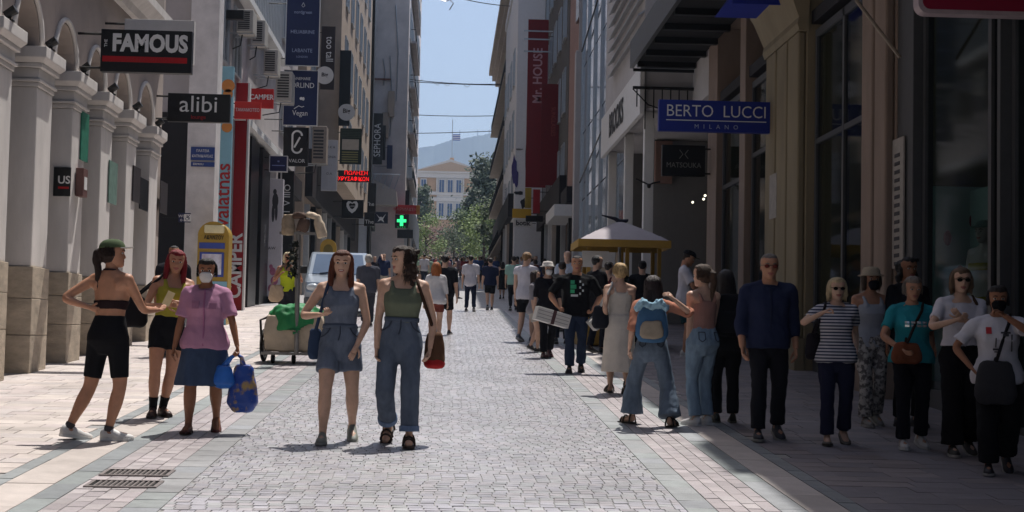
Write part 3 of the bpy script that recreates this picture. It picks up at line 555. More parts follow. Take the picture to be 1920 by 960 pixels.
# poster strips on the pilasters
a = plate('pasted_poster', 'peeling strip poster pasted on the ochre pilaster', 1503, 300, 1518, 385, RX-.15, mat('old_paper', '#a9a29c', .8, .15, 8)); a.location.y = 24.0
a = plate('pasted_poster', 'tall pale strip of notices pasted on the brown pilaster', 1677, 262, 1698, 500, RX-.05, mat('old_paper', '#a9a29c', .8, .15, 8)); a.location.y = 17.6
for i in range(14): boxo('print_line', (-.006, -.1, -.75+i*.1), (-.001, .1, -.75+i*.1+.045), mat('ink_grey', '#3c3a40'), a)
# red rounded sign at the top corner
t = thing('hanging_sign', 'dark red sign with rounded pale rim above the display window', 'sign', (0, 14.0, 0))
a = PY(1722, 24, 14.0); t.location = (a.x+.6, 14.0, a.z+.35)
def rrect(w_, h_, r, n=5): return [(sx*(w_-r)+r*math.cos(q), 0, sz*(h_-r)+r*math.sin(q)) for sx, sz, q0 in ((1, 1, 0), (-1, 1, 90), (-1, -1, 180), (1, -1, 270)) for q in [R(q0+90*i/n) for i in range(n+1)]]
MB().prism(rrect(.6, .35, .1), (0, .16, 0)).obj('rim', mat('pale_rim', '#b5a3a8', .5), t); q = MB().prism(rrect(.56, .31, .08), (0, .02, 0)).obj('face', mat('wine_red', '#8e1034', .4, .04), t); q.location = (0, -.012, 0)
MB().tube([(.55, .08, .2), (RX-t.location.x, .08, .2)], .02, 6).obj('bracket', m_alu, t)
MB().tube([(RX-.02, 15.2, 6.9), (PY(1612, 0, 17.6).x-.3, 18.2, 6.1)], .015, 5).obj('cable_stay', m_alu, r1); a = PY(1688, 108, 17); MB().tube([a, PY(1605, 0, 17.2)], .022, 6).obj('awning_arm', mat('tan_metal', '#8f8274', .5), r1)
# BERTO LUCCI and MATSOUKA
t, w_, h_ = proj_sign('hanging_sign', 'royal blue box sign with white serif-like letters and rule on the ochre pilaster', (1236, 186), (1450, 250), 24.3, RX-.1, mat('royal_blue_sign', '#1c2d8c', .4, .06))
text('BERTO  LUCCI', m_txt, t, (0, -.006, .07), .28, sx=.92, bold=-.004); boxo('rule', (-w_+.12, -.004, -.085), (w_-.12, 0, -.07), m_txt, t); text('MILANO', mat('pale_blue_ink', '#aab4cf'), t, (0, -.006, -.18), .1, space=2.4)
t, w_, h_ = proj_sign('hanging_sign', 'black sign with silver monogram beside the slim white columns', (1242, 271), (1322, 331), 30.5, RX-.02, m_sgn)
text('MATSOUKA', mat('silver_ink', '#8a8682', .4), t, (0, -.006, -.1), .15, sx=.9)
for s_ in (-1, 1): MB().tube([(s_*.09, -.008, .22), (s_*.02, -.008, .13), (s_*.09, -.008, .04)], .008, 5).obj('monogram', mat('silver_ink', '#8a8682'), t)
# blue awning over the ochre pilaster
t = thing('awning', 'royal blue awning corner above the ochre pilaster', 'awning', (RX-.5, 22.9, PY(1460, 6, 22.9).z))
MB().prism([(-.55, 0, .1), (.48, 0, .1), (.48, 0, 1.1), (-.2, 0, .6)], (0, 1.6, 0)).obj('fabric', mat('royal_blue_cloth', '#1d2f9a', .8, .1), t); boxo('valance', (-.55, .02, -.02), (.45, .05, .1), mat('royal_blue_cloth', '#1d2f9a'), t)
# dark canopy with hanging ironwork
t = thing('canopy', 'large black soffit canopy with hanging iron bars over the pavement', 'canopy', (4.75, 28, 7.7))
cb = MB().box((-.7, -6.5, 0), (.649, 5, .35)).obj('slab', mat('sooty_black', '#141315', .8, .3, 3), t)
for i in range(9): boxo('joist', (-.65, -6.2+i*1.35, -.12), (.64, -6.05+i*1.35, -.002), m_black, t)
boxo('fascia', (-.78, -6.5, -.1), (-.701, 5, .5), m_frame, t)
for z in (-.15, -.55): boxo('cross_rail', (-.7, 5.01, z), (1.2, 5.08, z+.06), m_black, t)
for i in range(9): boxo('hanging_bar', (-.62+i*.19, 5.03, -.95-.25*((i*5) % 3)), (-.595+i*.19, 5.055, -.551), m_black, t)
MB().tube([(-.7, 5.04, -.55), (-.35, 5.04, -.9), (.3, 5.04, -1.1), (.9, 5.04, -1.3)], .015, 5).obj('loose_cable', m_black, t)
# --- white overhanging building
r2 = thing('white_building', 'white building with louvred upper floors overhanging slim white columns', 'building', (0, 0, 0))
m_wht2 = mat('off_white_render', '#c5c0bf', .8, .08, 1.3)
boxo('upper_wall', (4.32, 33.2, 6.75), (14, 41.5, 17.8), m_wht2, r2); boxo('side_block', (5.42, 31.05, 6.75), (14, 33.19, 17.8), m_wht2, r2); boxo('recess_wall', (6.7, 31.05, 0), (14, 41.5, 6.74), m_gback, r2)
boxo('return_wall', (5.3, 38.5, 1), (6.69, 39, 6.74), mat('grey_panel', '#8d8b8b', .6, .05), r2); boxo('fascia', (4.22, 33.1, 6.6), (4.319, 41.6, 7.7), m_white, r2)
sl_ = MB().prism([(0, 0, 0), (-.16, 0, -.1), (-.16, 0, -.06), (0, 0, .04)], (0, 6.4, 0)).mesh('louvre', [m_alu])
for i in range(27): inst('louvre', sl_, r2, (4.318, 33.2, 8.6+i*.34))
for y in (33.6, 37.3, 41.1): boxo('column', (4.4, y, gz(y)-.1), (4.62, y+.22, 6.74), m_white, r2, bevel=.01)
boxo('salmon_panel', (5.31, 38.3, 5.6), (5.75, 38.48, 6.7), mat('salmon_paint', '#a8857a', .7), r2)
text('BROOKS', m_black, r2, (4.2, 37.8, 7.15), .85, rot=(math.pi/2, 0, -math.pi/2), bold=.02, sx=.95)
wb = boxo('shop_glow', (6.66, 31.6, 2), (6.69, 37.5, 5.2), mat('warm_interior', '#8f7f6a', .8, .5, 1.2), r2)
for i in range(6): disc(r2, .03, (6.2-.12*(i % 2), 32.5+i*.9, 5.0), mat('spot_glow', '#fff2d8', emit=2), 10, 'ceiling_spot')
t = thing('lamp_bracket', 'small twin-armed lamp bracket on a slim white column', 'lamp', (4.5, 33.5, PY(1222, 345, 33.5).z))
MB().tube([(-.3, -.05, .1), (-.1, -.05, .02), (0, -.05, -.03), (.1, -.05, .02), (.25, -.05, .05)], .018, 6).obj('arms', m_black, t); MB().lathe((0, -.05, -.1), [(.03, 0), (.05, .06), (.02, .1)], 10).obj('lamp', m_black, t)
# --- glass curtain wall
r3 = thing('glass_building', 'glass curtain wall building reflecting the sky', 'building', (0, 0, 0))
boxo('core', (5.05, 42, 1), (14, 56.5, 22), m_grey, r3); m_cw = mat('sky_glass', '#b4c9dd', .06, .06, .5, metal=.75)
for i in range(6):
    for j in range(7): boxo('glass_panel', (5.0, 42.05+i*2.4, 4.2+j*2.55), (5.049, 42.05+i*2.4+2.34, 4.2+j*2.55+2.49), m_cw, r3)
for i in range(7): boxo('mullion', (4.93, 42.0+i*2.4-.02, 4), (4.999, 42.04+i*2.4, 22), m_alu, r3)
for i in range(3): MB().tube([(4.9, 42, 9+i*5), (4.9, 56, 7.4+i*5)], .03, 5).obj('stay_cable', m_black, r3)
boxo('shopfront', (5.02, 42.1, 1.9), (5.06, 56.4, 4.15), mat('beige_shop', '#9a8a76', .6, .4, .8), r3)
# --- white pier, salmon wall, dark grey building
r4 = block('salmon_building', 'narrow salmon building with a white pier and dark window bands', 4.95, 14, 57, 62.5, 25, mat('salmon_paint', '#a8857a', .7), parapet=False)
boxo('pier', (4.75, 56.8, gz(56)), (5.28, 57.4, 12.6), m_wht2, r4, bevel=.02); boxo('upper_pier', (4.86, 56.85, 12.61), (5.5, 57, 26), m_wht2, r4)
for i in range(4): boxo('window_band', (4.86, 57.2, 14+i*2.6), (4.949, 58.6, 15.3+i*2.6), m_win, r4)
boxo('shop_canopy', (4.1, 58, 6.3), (4.949, 63, 6.75), m_white, r4)
r5 = block('dark_grey_building', 'dark grey building with tall red banners', 4.95, 14, 62.8, 79.5, 24, mat('slate_render', '#5e5b58', .85, .12, 1.2))
facade_windows(r5, 4.95, -1, [65, 68, 71, 74, 77], [9, 12.3, 15.6, 18.9, 22], 1.6, 2)
for i in range(14): boxo('shutter_slat', (4.88, 63+.03, 19.5+i*.3), (4.949, 66, 19.5+i*.3+.12), m_alu, r5)
dr = mat('dark_red_banner', '#6d1419', .6, .1)
t, w_, h_ = vsign('banner', 'wide dark red banner beside the long red one', 1016, 157, 1049, 348, 68, dr, wallx=4.95, th=.05, arms=2); text('SUNGLASSES', mat('dim_red_ink', '#9a4a44'), t, (.1, -.006, .6), .28, rot=dn90, sx=.85)
t, w_, h_ = vsign('banner', 'long red banner with pale upward lettering and steel rods', 991, 36, 1023, 352, 72, mat('red_banner', '#7c161f', .6, .08), wallx=4.95, th=.05, arms=3); text('Mr. HOUSE', mat('pale_pink_ink', '#c79aa0'), t, (.02, -.006, 1.35), .62, rot=up90, bold=.02, sx=.9)
for z in (3.1, 3.5, 2.5): boxo('rod', (-.7, -.06, z), (.7, -.02, z+.06), m_alu, t)
t, w_, h_ = vsign('vertical_sign', 'narrow red sign strip under the long red banner', 1000, 355, 1012, 400, 70, red, wallx=4.95)
# --- white printed wall building
r6 = block('white_wall_building', 'building with a tall white end wall carrying torn purple print', 3.5, 14, 80, 97, 21.5, mat('bright_white_banner', '#f4f2f3', .6, .04))
facade_windows(r6, 3.5, -1, [83, 87, 91, 95], [9.5, 13, 16.5], 1.8, 2.1)
pu = mat('purple_print', '#544a86', .7, .2, 3); ip = mat('ink_print', '#33343c', .7, .3, 3); gp = mat('grey_print', '#8e8a88', .7, .2, 3)
def blob(par, px, py, rx, rz, Y, m, n=11, name='print'):
    a = PY(px, py, Y); pts = []
    for k in range(n): q = 2*math.pi*k/n; s = random.uniform(.6, 1.15); pts.append((a.x+rx*s*math.cos(q), Y, a.z+rz*s*math.sin(q)))
    return MB().prism(pts, (0, .01, 0)).obj(name, m, par)
blob(r6, 964, 318, .18, .9, 79.97, pu); blob(r6, 968, 335, .12, .6, 79.96, pu); blob(r6, 972, 362, .25, .12, 79.97, ip); blob(r6, 990, 300, .18, 1.2, 79.97, gp); blob(r6, 981, 382, .16, .35, 79.97, ip); blob(r6, 974, 280, .22, .06, 79.96, gp)
t, w_, h_ = proj_sign('hanging_sign', 'yellow shop sign below the torn white wall', (961, 391), (996, 409), 78, 4.6, mat('yellow_sign', '#d3a526', .5, .06), arms=1)
t, w_, h_ = proj_sign('hanging_sign', 'white shop sign with dark lettering under the yellow sign', (963, 411), (998, 426), 78.5, 4.6, m_white, arms=1); text('botik', mat('ink_grey', '#3c3a40'), t, (0, -.006, 0), .36, bold=.03)
t, w_, h_ = proj_sign('hanging_sign', 'black shop sign across the right-hand shops', (986, 404), (1018, 416), 72, 4.9, m_sgn, arms=1)
t, w_, h_ = vsign('vertical_sign', 'slim white vertical sign with violet letters at the street end', 943, 345, 957, 384, 92, m_white, wallx=3.5, arms=1); text('FIVE', pu, t, (0, -.006, 0), .4, rot=dn90)
t, w_, h_ = vsign('vertical_sign', 'yellow strip sign beside the torn white wall', 985, 352, 996, 390, 79, mat('yellow_strip', '#b79a3a', .5), wallx=4.6, arms=1)
t = thing('feather_flag', 'lime green feather flag standing outside the shops', 'flag', G(980, 505)); Y = t.location.y
MB().tube([(0, 0, 0), (0, 0, 2.6), (.15, 0, 3.0)], .025, 6).obj('pole', m_alu, t); MB().prism([(0, -.01, .7), (.3, -.01, .8), (.42, -.01, 2.0), (.33, -.01, 2.85), (.15, -.01, 3.0), (.02, -.01, 2.7)], (0, .02, 0)).obj('flag_cloth', mat('lime_cloth', '#a9b52e', .8, .08), t)
# --- ornate corner building
r7 = block('ornate_building', 'cream corner building with iron balconies at the far end', 4.25, 14, 98, 135, 25, mat('cream_render', '#a39a8e', .85, .12, 1), parapet=False)
facade_windows(r7, 4.25, -1, [101+i*4 for i in range(9)], [10, 13.6, 17.2, 20.8], 1.7, 2.3)
for z in (8.2, 11.8, 15.4, 19.0): balcony(r7, 4.25, -1, 99, 131, z, .75, m_cream)
for z, d in ((24.2, .3), (24.7, .6), (25.2, .9)): boxo('cornice', (4.25-d, 97.7, z), (14, 135, z+.48), m_cream, r7)
boxo('bay_front', (3.9, 98.5, 12.2), (4.249, 104, 15.3), mat('terracotta_bay', '#97644c', .8), r7)
for par, X, y0, y1, n in ((r4, 4.95, 59, 62, 1), (r5, 4.95, 63, 79, 6), (r6, 3.5, 81, 96.5, 5), (r7, 4.25, 98.5, 134, 10)):
    d = (y1-y0)/n
    for i in range(n):
        ya = y0+i*d; zb = gz(ya); ht = zb+3.6
        boxo('shopfront', (X-.03, ya+.28, zb-.2), (X-.001, ya+d, ht), m_win if i % 3 else m_dark, par); boxo('pilaster', (X-.2, ya-.05, zb-.2), (X-.001, ya+.25, ht), [m_cream, m_black, m_alu, m_white][(i*7+n) % 4], par)
    boxo('fascia', (X-.3, y0, gz(y0)+3.92), (X-.001, y1, gz(y1)+4.4), m_dark, par)
# ================================================================ the far end: trees, palace, hills, overhead wires
m_leafs = [mat('leaf_dark', '#414f33', .7, .35, 1.2), mat('leaf_mid', '#4c5e36', .7, .35, 1.2), mat('leaf_lime', '#6f8040', .7, .3, 1.2), mat('leaf_russet', '#7a5a50', .7, .3, 1.2), mat('leaf_greygreen', '#46523f', .7, .3, 1.2)]
m_bark = mat('bark', '#4a3d33', .9, .25, 3, .4, 20)
def tree(name, label, px, Y, top_py, wid, mi, conical=False, base=None, n=2600):
    a = PY(px, 480, Y); zb = prof(Y); zt = PY(px, top_py, Y).z; h = zt-zb; loc = (a.x, Y, zb)
    t = thing(name, label, 'tree', loc, group='trees at the far end of the street')
    tr = MB(); tr.tube([(0, 0, 0), (.1, 0, h*.3), (0, .1, h*.6), (0, 0, h*.92)], [h*.025, h*.02, h*.012, h*.004], 8)
    limbs = []
    for i in range(9):
        q = random.uniform(0, 6.28); z0 = h*random.uniform(.25, .7); e = Vector((math.cos(q)*wid*.35, math.sin(q)*wid*.35, z0+h*.15)); tr.tube([(0, 0, z0), e*.5+Vector((0, 0, z0*.5+.1*h*.3)), e], [h*.01, h*.006, h*.002], 5); limbs.append(e)
    tr.obj('trunk', m_bark, t)
    cl = []
    for i in range(26):
        z = random.uniform(.18, .95); r = (1-z)*.9+.12 if conical else math.sin(math.pi*min(1, z*.85+.1))**.6
        q = random.uniform(0, 6.28); rr = math.sqrt(random.random())*.5*wid*r; cl.append((Vector((math.cos(q)*rr, math.sin(q)*rr, z*h)), wid*random.uniform(.09, .17)))
    L_ = MB()
    for i in range(n):
        c, r = random.choice(cl); p = c+Vector((random.gauss(0, 1), random.gauss(0, 1), random.gauss(0, .75)))*r*.8
        s = random.uniform(.16, .36)*h/12; u = Vector((random.gauss(0, 1), random.gauss(0, 1), random.gauss(0, 1))).normalized(); v = u.orthogonal().normalized()
        L_.tint = T1; L_.add([p+u*s, p+v*s*.6, p-u*s, p-v*s*.6], [(0, 1, 2, 3)])
    L_.obj('crown', m_leafs[mi], t)
tree('conifer_tree', 'tall grey-green pine rising before the palace', 908, 240, 300, 10, 4, True, n=5200)
tree('conifer_tree', 'smaller grey-green pine leaning left of the tallest pine', 884, 235, 345, 6, 4, True, n=4200)
tree('street_tree', 'dark evergreen tree hard against the right-hand buildings', 942, 170, 345, 5, 0, n=2600)
tree('street_tree', 'lime green tree in front of the pines', 906, 190, 385, 6, 2, n=2600)
tree('street_tree', 'mid green rounded tree at the foot of the pines', 872, 210, 392, 6, 1, n=2600)
tree('street_tree', 'bright lime tree beside the left-hand buildings', 797, 195, 405, 4.5, 2, n=2200)
tree('street_tree', 'dark tree half hidden behind the left-hand building edge', 786, 260, 345, 5, 0, n=2200)
tree('street_tree', 'russet leaved tree below the palace front', 822, 215, 425, 5.5, 3, n=2200)
tree('street_tree', 'low dark green tree behind the crowd', 850, 200, 425, 5, 0, n=2000)
# palace with pediment
PYD = 430.0; m_pal = mat('palace_ochre', '#c9a27f', .85, .06, .3); m_palw = mat('palace_white', '#d9cfc4', .85, .05, .3); m_palg = mat('palace_glass', '#4a5f7e', .3, .1)
def pz(py): return PY(843, py, PYD).z
def pxx(px): return PY(px, 400, PYD).x
pal = thing('palace', 'ochre neoclassical palace with a white pediment at the end of the street', 'building', (0, 0, 0))
xl, xr = pxx(771), pxx(916); zt = pz(325)
boxo('wing', (pxx(700), PYD+6, pz(480)), (pxx(1000), PYD+30, pz(345)), m_pal, pal); boxo('centre_block', (xl, PYD, pz(480)), (xr, PYD+20, zt), m_pal, pal)
MB().prism([(xl-.8, PYD-.8, zt), (xr+.8, PYD-.8, zt), (pxx(843), PYD-.8, pz(299))], (0, 20, 0)).obj('pediment', m_palw, pal)
MB().prism([(xl+1, PYD-.85, zt+.5), (xr-1, PYD-.85, zt+.5), (pxx(843), PYD-.85, pz(304))], (0, .06, 0)).obj('tympanum', mat('tympanum_tan', '#c2a488', .85), pal)
for p0, p1 in ((325, 334), (360, 366), (371, 378), (406, 412)): boxo('string_course', (xl-.4, PYD-.5, pz(p1)), (xr+.4, PYD-.001, pz(p0)), m_palw, pal)
boxo('white_bay', (pxx(818), PYD-.3, pz(412)), (pxx(868), PYD-.002, pz(334)), m_palw, pal)
for (r0, r1_) in ((336, 361), (380, 406)):
    for p in (827, 843, 859, 793, 893):
        f = boxo('window', (pxx(p-6), PYD-.6, pz(r1_)), (pxx(p+6), PYD-.31, pz(r0)), m_palw, pal); boxo('pane', (pxx(p-4.4), PYD-.64, pz(r1_)), (pxx(p-.4), PYD-.601, pz(r0+2)), m_palg, f); boxo('pane', (pxx(p+.4), PYD-.64, pz(r1_)), (pxx(p+4.4), PYD-.601, pz(r0+2)), m_palg, f)
for p in (818, 834.5, 851.5, 868): boxo('pilaster', (pxx(p-1.2), PYD-.7, pz(361)), (pxx(p+1.2), PYD-.301, pz(334)), m_palw, pal)
fl = thing('flagpole', 'flagpole with a blue and white striped flag on the palace roof', 'flag', (pxx(845), PYD+2, pz(299)))
hp_ = pz(222)-pz(299); MB().tube([(0, 0, 0), (0, 0, hp_)], .12, 6).obj('pole', m_alu, fl)
for i in range(7): boxo('stripe', (.15, 0, hp_*.62-i*.26), (2.3, .05, hp_*.62-i*.26+.25), [mat('flag_blue', '#3b4ea0', .8), m_white][i % 2], fl)
boxo('ball', (-.6, -.6, 0), (.6, .6, .7), m_pal, fl)
# hazy mountain ridge
hill = MB(); HY = 4200.0; pts = [(-400, 300), (300, 296), (600, 285), (740, 278), (778, 274), (812, 272), (845, 264), (880, 262), (905, 258), (940, 252), (1000, 250), (1200, 258), (1500, 280), (2300, 300)]
ridge = []
for (p0, q0), (p1, q1) in zip(pts, pts[1:]):
    for k in range(8): f = k/8; ridge.append((p0+(p1-p0)*f, q0+(q1-q0)*f+random.uniform(-.8, .8)))
rows = []
for fr, dy in ((0, -1500), (.3, -1000), (.62, -500), (.85, -160), (1, 0)):
    row = []
    for p, q in ridge:
        a = PY(p, q, HY); row.append((a.x*(1+dy/HY*.6), HY+dy+120*noise.noise(Vector((p*.006, fr*3, 0))), -20+(a.z+20)*fr+30*noise.noise(Vector((p*.008, fr*4, 5)))*(0 < fr < 1)))
    rows.append(row)
n = len(ridge); hill.add([p for r_ in rows for p in r_], [(j*n+i, j*n+i+1, (j+1)*n+i+1, (j+1)*n+i) for j in range(len(rows)-1) for i in range(n-1)])
hill.obj('hill', mat('scrub_hillside', '#3f4a42', .9, .35, .008), kind='structure', smooth=True)
for p in (895, 862, 917): a = PY(p, 258, HY-5); ms = boxo('radio_mast', (-1.2, -1.2, -10), (1.2, 1.2, 22), m_alu); ms.location = a; tag(ms, 'thin radio mast on the mountain ridge', 'mast', 'radio masts on the ridge')
# overhead wires
def wire(label, p0, p1, Y, sag=.25, deco=False):
    a, b = PY(*p0, Y), PY(*p1, Y); t = thing('overhead_wire', label, 'wire', a); d = b-a
    pts = [d*(i/14)+Vector((0, 0, -sag*4*(i/14)*(1-i/14))) for i in range(15)]; MB().tube(pts, .012+.00016*Y, 5).obj('wire', m_black, t)
    if deco:
        for i in (4, 6, 7, 9): MB().tube([pts[i], pts[i]+Vector((.35, 0, -.25)), pts[i]+Vector((.7, 0, .05))], .02, 5).obj('garland', m_alu, t)
wire('overhead wire with a bit of hanging garland, lower of the thick pair', (700, 138), (960, 157), 110, .3, True); wire('thin overhead wire just under the garland wire', (700, 148), (960, 160), 112, .1)
wire('thin overhead wire level with the flag top', (700, 210), (960, 216), 130, .2); wire('lowest thin overhead wire before the mountain', (700, 250), (960, 244), 135, .1); wire('high overhead wire near the roof tops', (845, -8), (1000, 12), 90, .2)
t = thing('street_decoration', 'bent wire decoration hanging high over the street', 'decoration', PY(838, 6, 80)); MB().tube([(-.35, 0, .15), (-.05, 0, .1), (.15, 0, .2), (.35, 0, 0), (.15, 0, -.35)], .03, 6).obj('wire_shape', m_alu, t)
MB().tube([(-.3, 0, .2), (-.3, 0, 1.6)], .012, 4).obj('suspension_wire', m_black, t)
# air: pale haze over the distance
hz = boxo('haze', (-2500, -60, -40), (2500, 4750, 680), None); hz.data.materials.clear(); hz['kind'] = 'stuff'
hm = bpy.data.materials.new('haze'); hm.use_nodes = True; N = hm.node_tree.nodes; N.clear(); o_ = N.new('ShaderNodeOutputMaterial'); pv = N.new('ShaderNodeVolumePrincipled')
pv.inputs['Color'].default_value = (.55, .72, 1, 1); pv.inputs['Density'].default_value = .0002; pv.inputs['Anisotropy'].default_value = .2; hm.node_tree.links.new(pv.outputs[0], o_.inputs['Volume']); hz.data.materials.append(hm)
# ================================================================ people
SKINS = {'light': '#d0a891', 'tan': '#b9876c', 'olive': '#9c6b50', 'dark': '#6e4837'}
def skinmat(k): return mat('skin_'+k, SKINS[k], .5, .13, 12, .06, 120, sss=.08, spec=.35)
def cloth(c, kind='plain'):
    key = 'cloth_'+kind+c
    if key in MATS: return MATS[key]
    if kind == 'denim': return mat(key, c, .85, .22, 14, .25, 160, stretch=(1, 1, .4), spec=.15)
    if kind == 'stripe':
        m = mat(key, c, .85, .05, 8, .1, 120, spec=.15); N = m.node_tree.nodes; L = m.node_tree.links; b = N['Principled BSDF']
        wv = N.new('ShaderNodeTexWave'); wv.bands_direction = 'Z'; wv.inputs['Scale'].default_value = 11; tc = N['Texture Coordinate']; L.new(tc.outputs['Object'], wv.inputs[0])
        rp = N.new('ShaderNodeValToRGB'); rp.color_ramp.interpolation = 'CONSTANT'; rp.color_ramp.elements[0].color = (*srgb(c), 1); rp.color_ramp.elements[1].color = (.05, .055, .1, 1); rp.color_ramp.elements[1].position = .55
        L.new(wv.outputs[0], rp.inputs[0]); L.new(rp.outputs[0], b.inputs['Base Color']); return m
    if kind == 'print': return mat(key, c, .85, .5, 22, .15, 120, spec=.15, col2='#c9c4be', fac=(.45, .55))
    return mat(key, c, .88, .1, 5, .16, 130, spec=.15)
def hairmat(c): return mat('hair_'+c, c, .5, .4, 30, .6, 70, stretch=(3, 3, .35), spec=.35)
JOBS = []                                          # meshes to be fused into one surface, worked off together at the end
def fused(mb, name, m, parent, vox, smooth_n=4, wr=0, ws=7, extra=None, streak=0):
    o = mb.obj(name, m if isinstance(m, list) else [m], parent)
    r = o.modifiers.new('r', 'REMESH'); r.mode = 'VOXEL'; r.voxel_size = vox
    s = o.modifiers.new('s', 'SMOOTH'); s.iterations = smooth_n; s.factor = .5
    JOBS.append((o, wr, ws, extra, streak)); return o
def run_jobs():
    bpy.context.view_layer.update(); dg = bpy.context.evaluated_depsgraph_get(); res = []
    for j in JOBS: res.append(bpy.data.meshes.new_from_object(j[0].evaluated_get(dg)))
    for (o, wr, ws, extra, streak), me in zip(JOBS, res):
        if wr or streak:
            off = Vector((random.uniform(0, 50), 0, 0)); co = []
            ns = [v.normal.copy() for v in me.vertices]
            for v, n in zip(me.vertices, ns):
                p = v.co; d = 0
                if wr: d += wr*(noise.noise(Vector((p.x*ws, p.y*ws, p.z*ws*.55))+off) + .55*noise.noise(Vector((p.x*ws*2.3+p.z*5, p.y*ws*2.3, p.z*ws*1.6))+off) - .9*abs(noise.noise(Vector((p.x*ws*1.3+p.z*ws*.9, p.y*ws*1.3, p.z*ws*.8-p.x*ws*.6))+off*2)))
                if streak: d += streak*noise.noise(Vector((p.x*55, p.y*55, p.z*5))+off)
                co += [p.x+n.x*d, p.y+n.y*d, p.z+n.z*d]
            me.vertices.foreach_set('co', co)
        old = o.data; ms = list(old.materials)
        if len(me.materials) != len(ms):
            me.materials.clear()
            for m in ms: me.materials.append(m)
        if extra:
            b = bmesh.new(); b.from_mesh(me)
            for x in extra:
                vs = [b.verts.new(v) for v in x.v]
                for f, mi in zip(x.f, x.m):
                    try: nf = b.faces.new([vs[i] for i in f]); nf.material_index = mi
                    except ValueError: pass
            b.to_mesh(me); b.free()
        me.polygons.foreach_set('use_smooth', [True]*len(me.polygons)); me.update()
        o.modifiers.clear(); nm = o.name; o.data = me; me.name = nm; bpy.data.meshes.remove(old)
    JOBS.clear()
def ip(tab, t):
    for (a, x), (b, y) in zip(tab, tab[1:]):
        if t <= b: k = max(0, (t-a)/(b-a)); return x+(y-x)*k
    return tab[-1][1]
def ik(a, b, l1, l2, pole):
    d = b-a; L = min(d.length, (l1+l2)*.999); u = d.normalized(); c = (l1*l1+L*L-l2*l2)/(2*l1*L); h = l1*math.sqrt(max(0, 1-c*c))
    p = pole-u*pole.dot(u); p = p.normalized() if p.length > 1e-6 else u.orthogonal().normalized()
    return a+u*(l1*c)+p*h, a+u*L
TORSO = {'f': [(.445, .045, .045, .0), (.47, .088, .060, .006), (.50, .102, .072, .008), (.53, .103, .071, .006), (.57, .092, .062, .002), (.62, .076, .052, -.002), (.67, .080, .055, -.004), (.715, .089, .066, -.012), (.75, .091, .061, -.006), (.79, .086, .048, .003), (.815, .070, .042, .008), (.835, .042, .036, .010), (.86, .030, .031, .008), (.905, .030, .033, -.002)],
         'm': [(.445, .045, .045, .0), (.47, .082, .060, .004), (.50, .094, .068, .006), (.53, .095, .067, .004), (.57, .091, .063, 0), (.62, .088, .060, -.004), (.67, .092, .062, -.004), (.715, .099, .067, -.006), (.75, .102, .065, -.002), (.79, .098, .053, .004), (.815, .080, .046, .008), (.835, .050, .040, .010), (.86, .036, .036, .008), (.905, .036, .038, -.002)]}
LEG = [(0, .054), (.12, .0525), (.3, .045), (.45, .037), (.5, .034), (.55, .0335), (.65, .036), (.75, .032), (.9, .022), (1, .020)]
ARM = [(0, .029), (.1, .031), (.25, .027), (.45, .0225), (.52, .0225), (.62, .0235), (.75, .020), (1, .0145)]
def col(tab, i): return [(r[0], r[i]) for r in tab]
HEADW = [(-1, .2), (-.92, .42), (-.75, .6), (-.5, .76), (-.25, .87), (0, .95), (.3, 1.0), (.55, .95), (.75, .8), (.9, .52), (1, .03)]
HEADF = [(-1, .62), (-.92, .78), (-.75, .84), (-.5, .84), (-.25, .83), (0, .84), (.25, .92), (.5, .9), (.7, .78), (.88, .5), (1, .03)]
HEADB = [(-1, .0), (-.92, .02), (-.75, .2), (-.5, .55), (-.25, .82), (0, .97), (.3, 1.02), (.55, .97), (.75, .8), (.9, .5), (1, .03)]
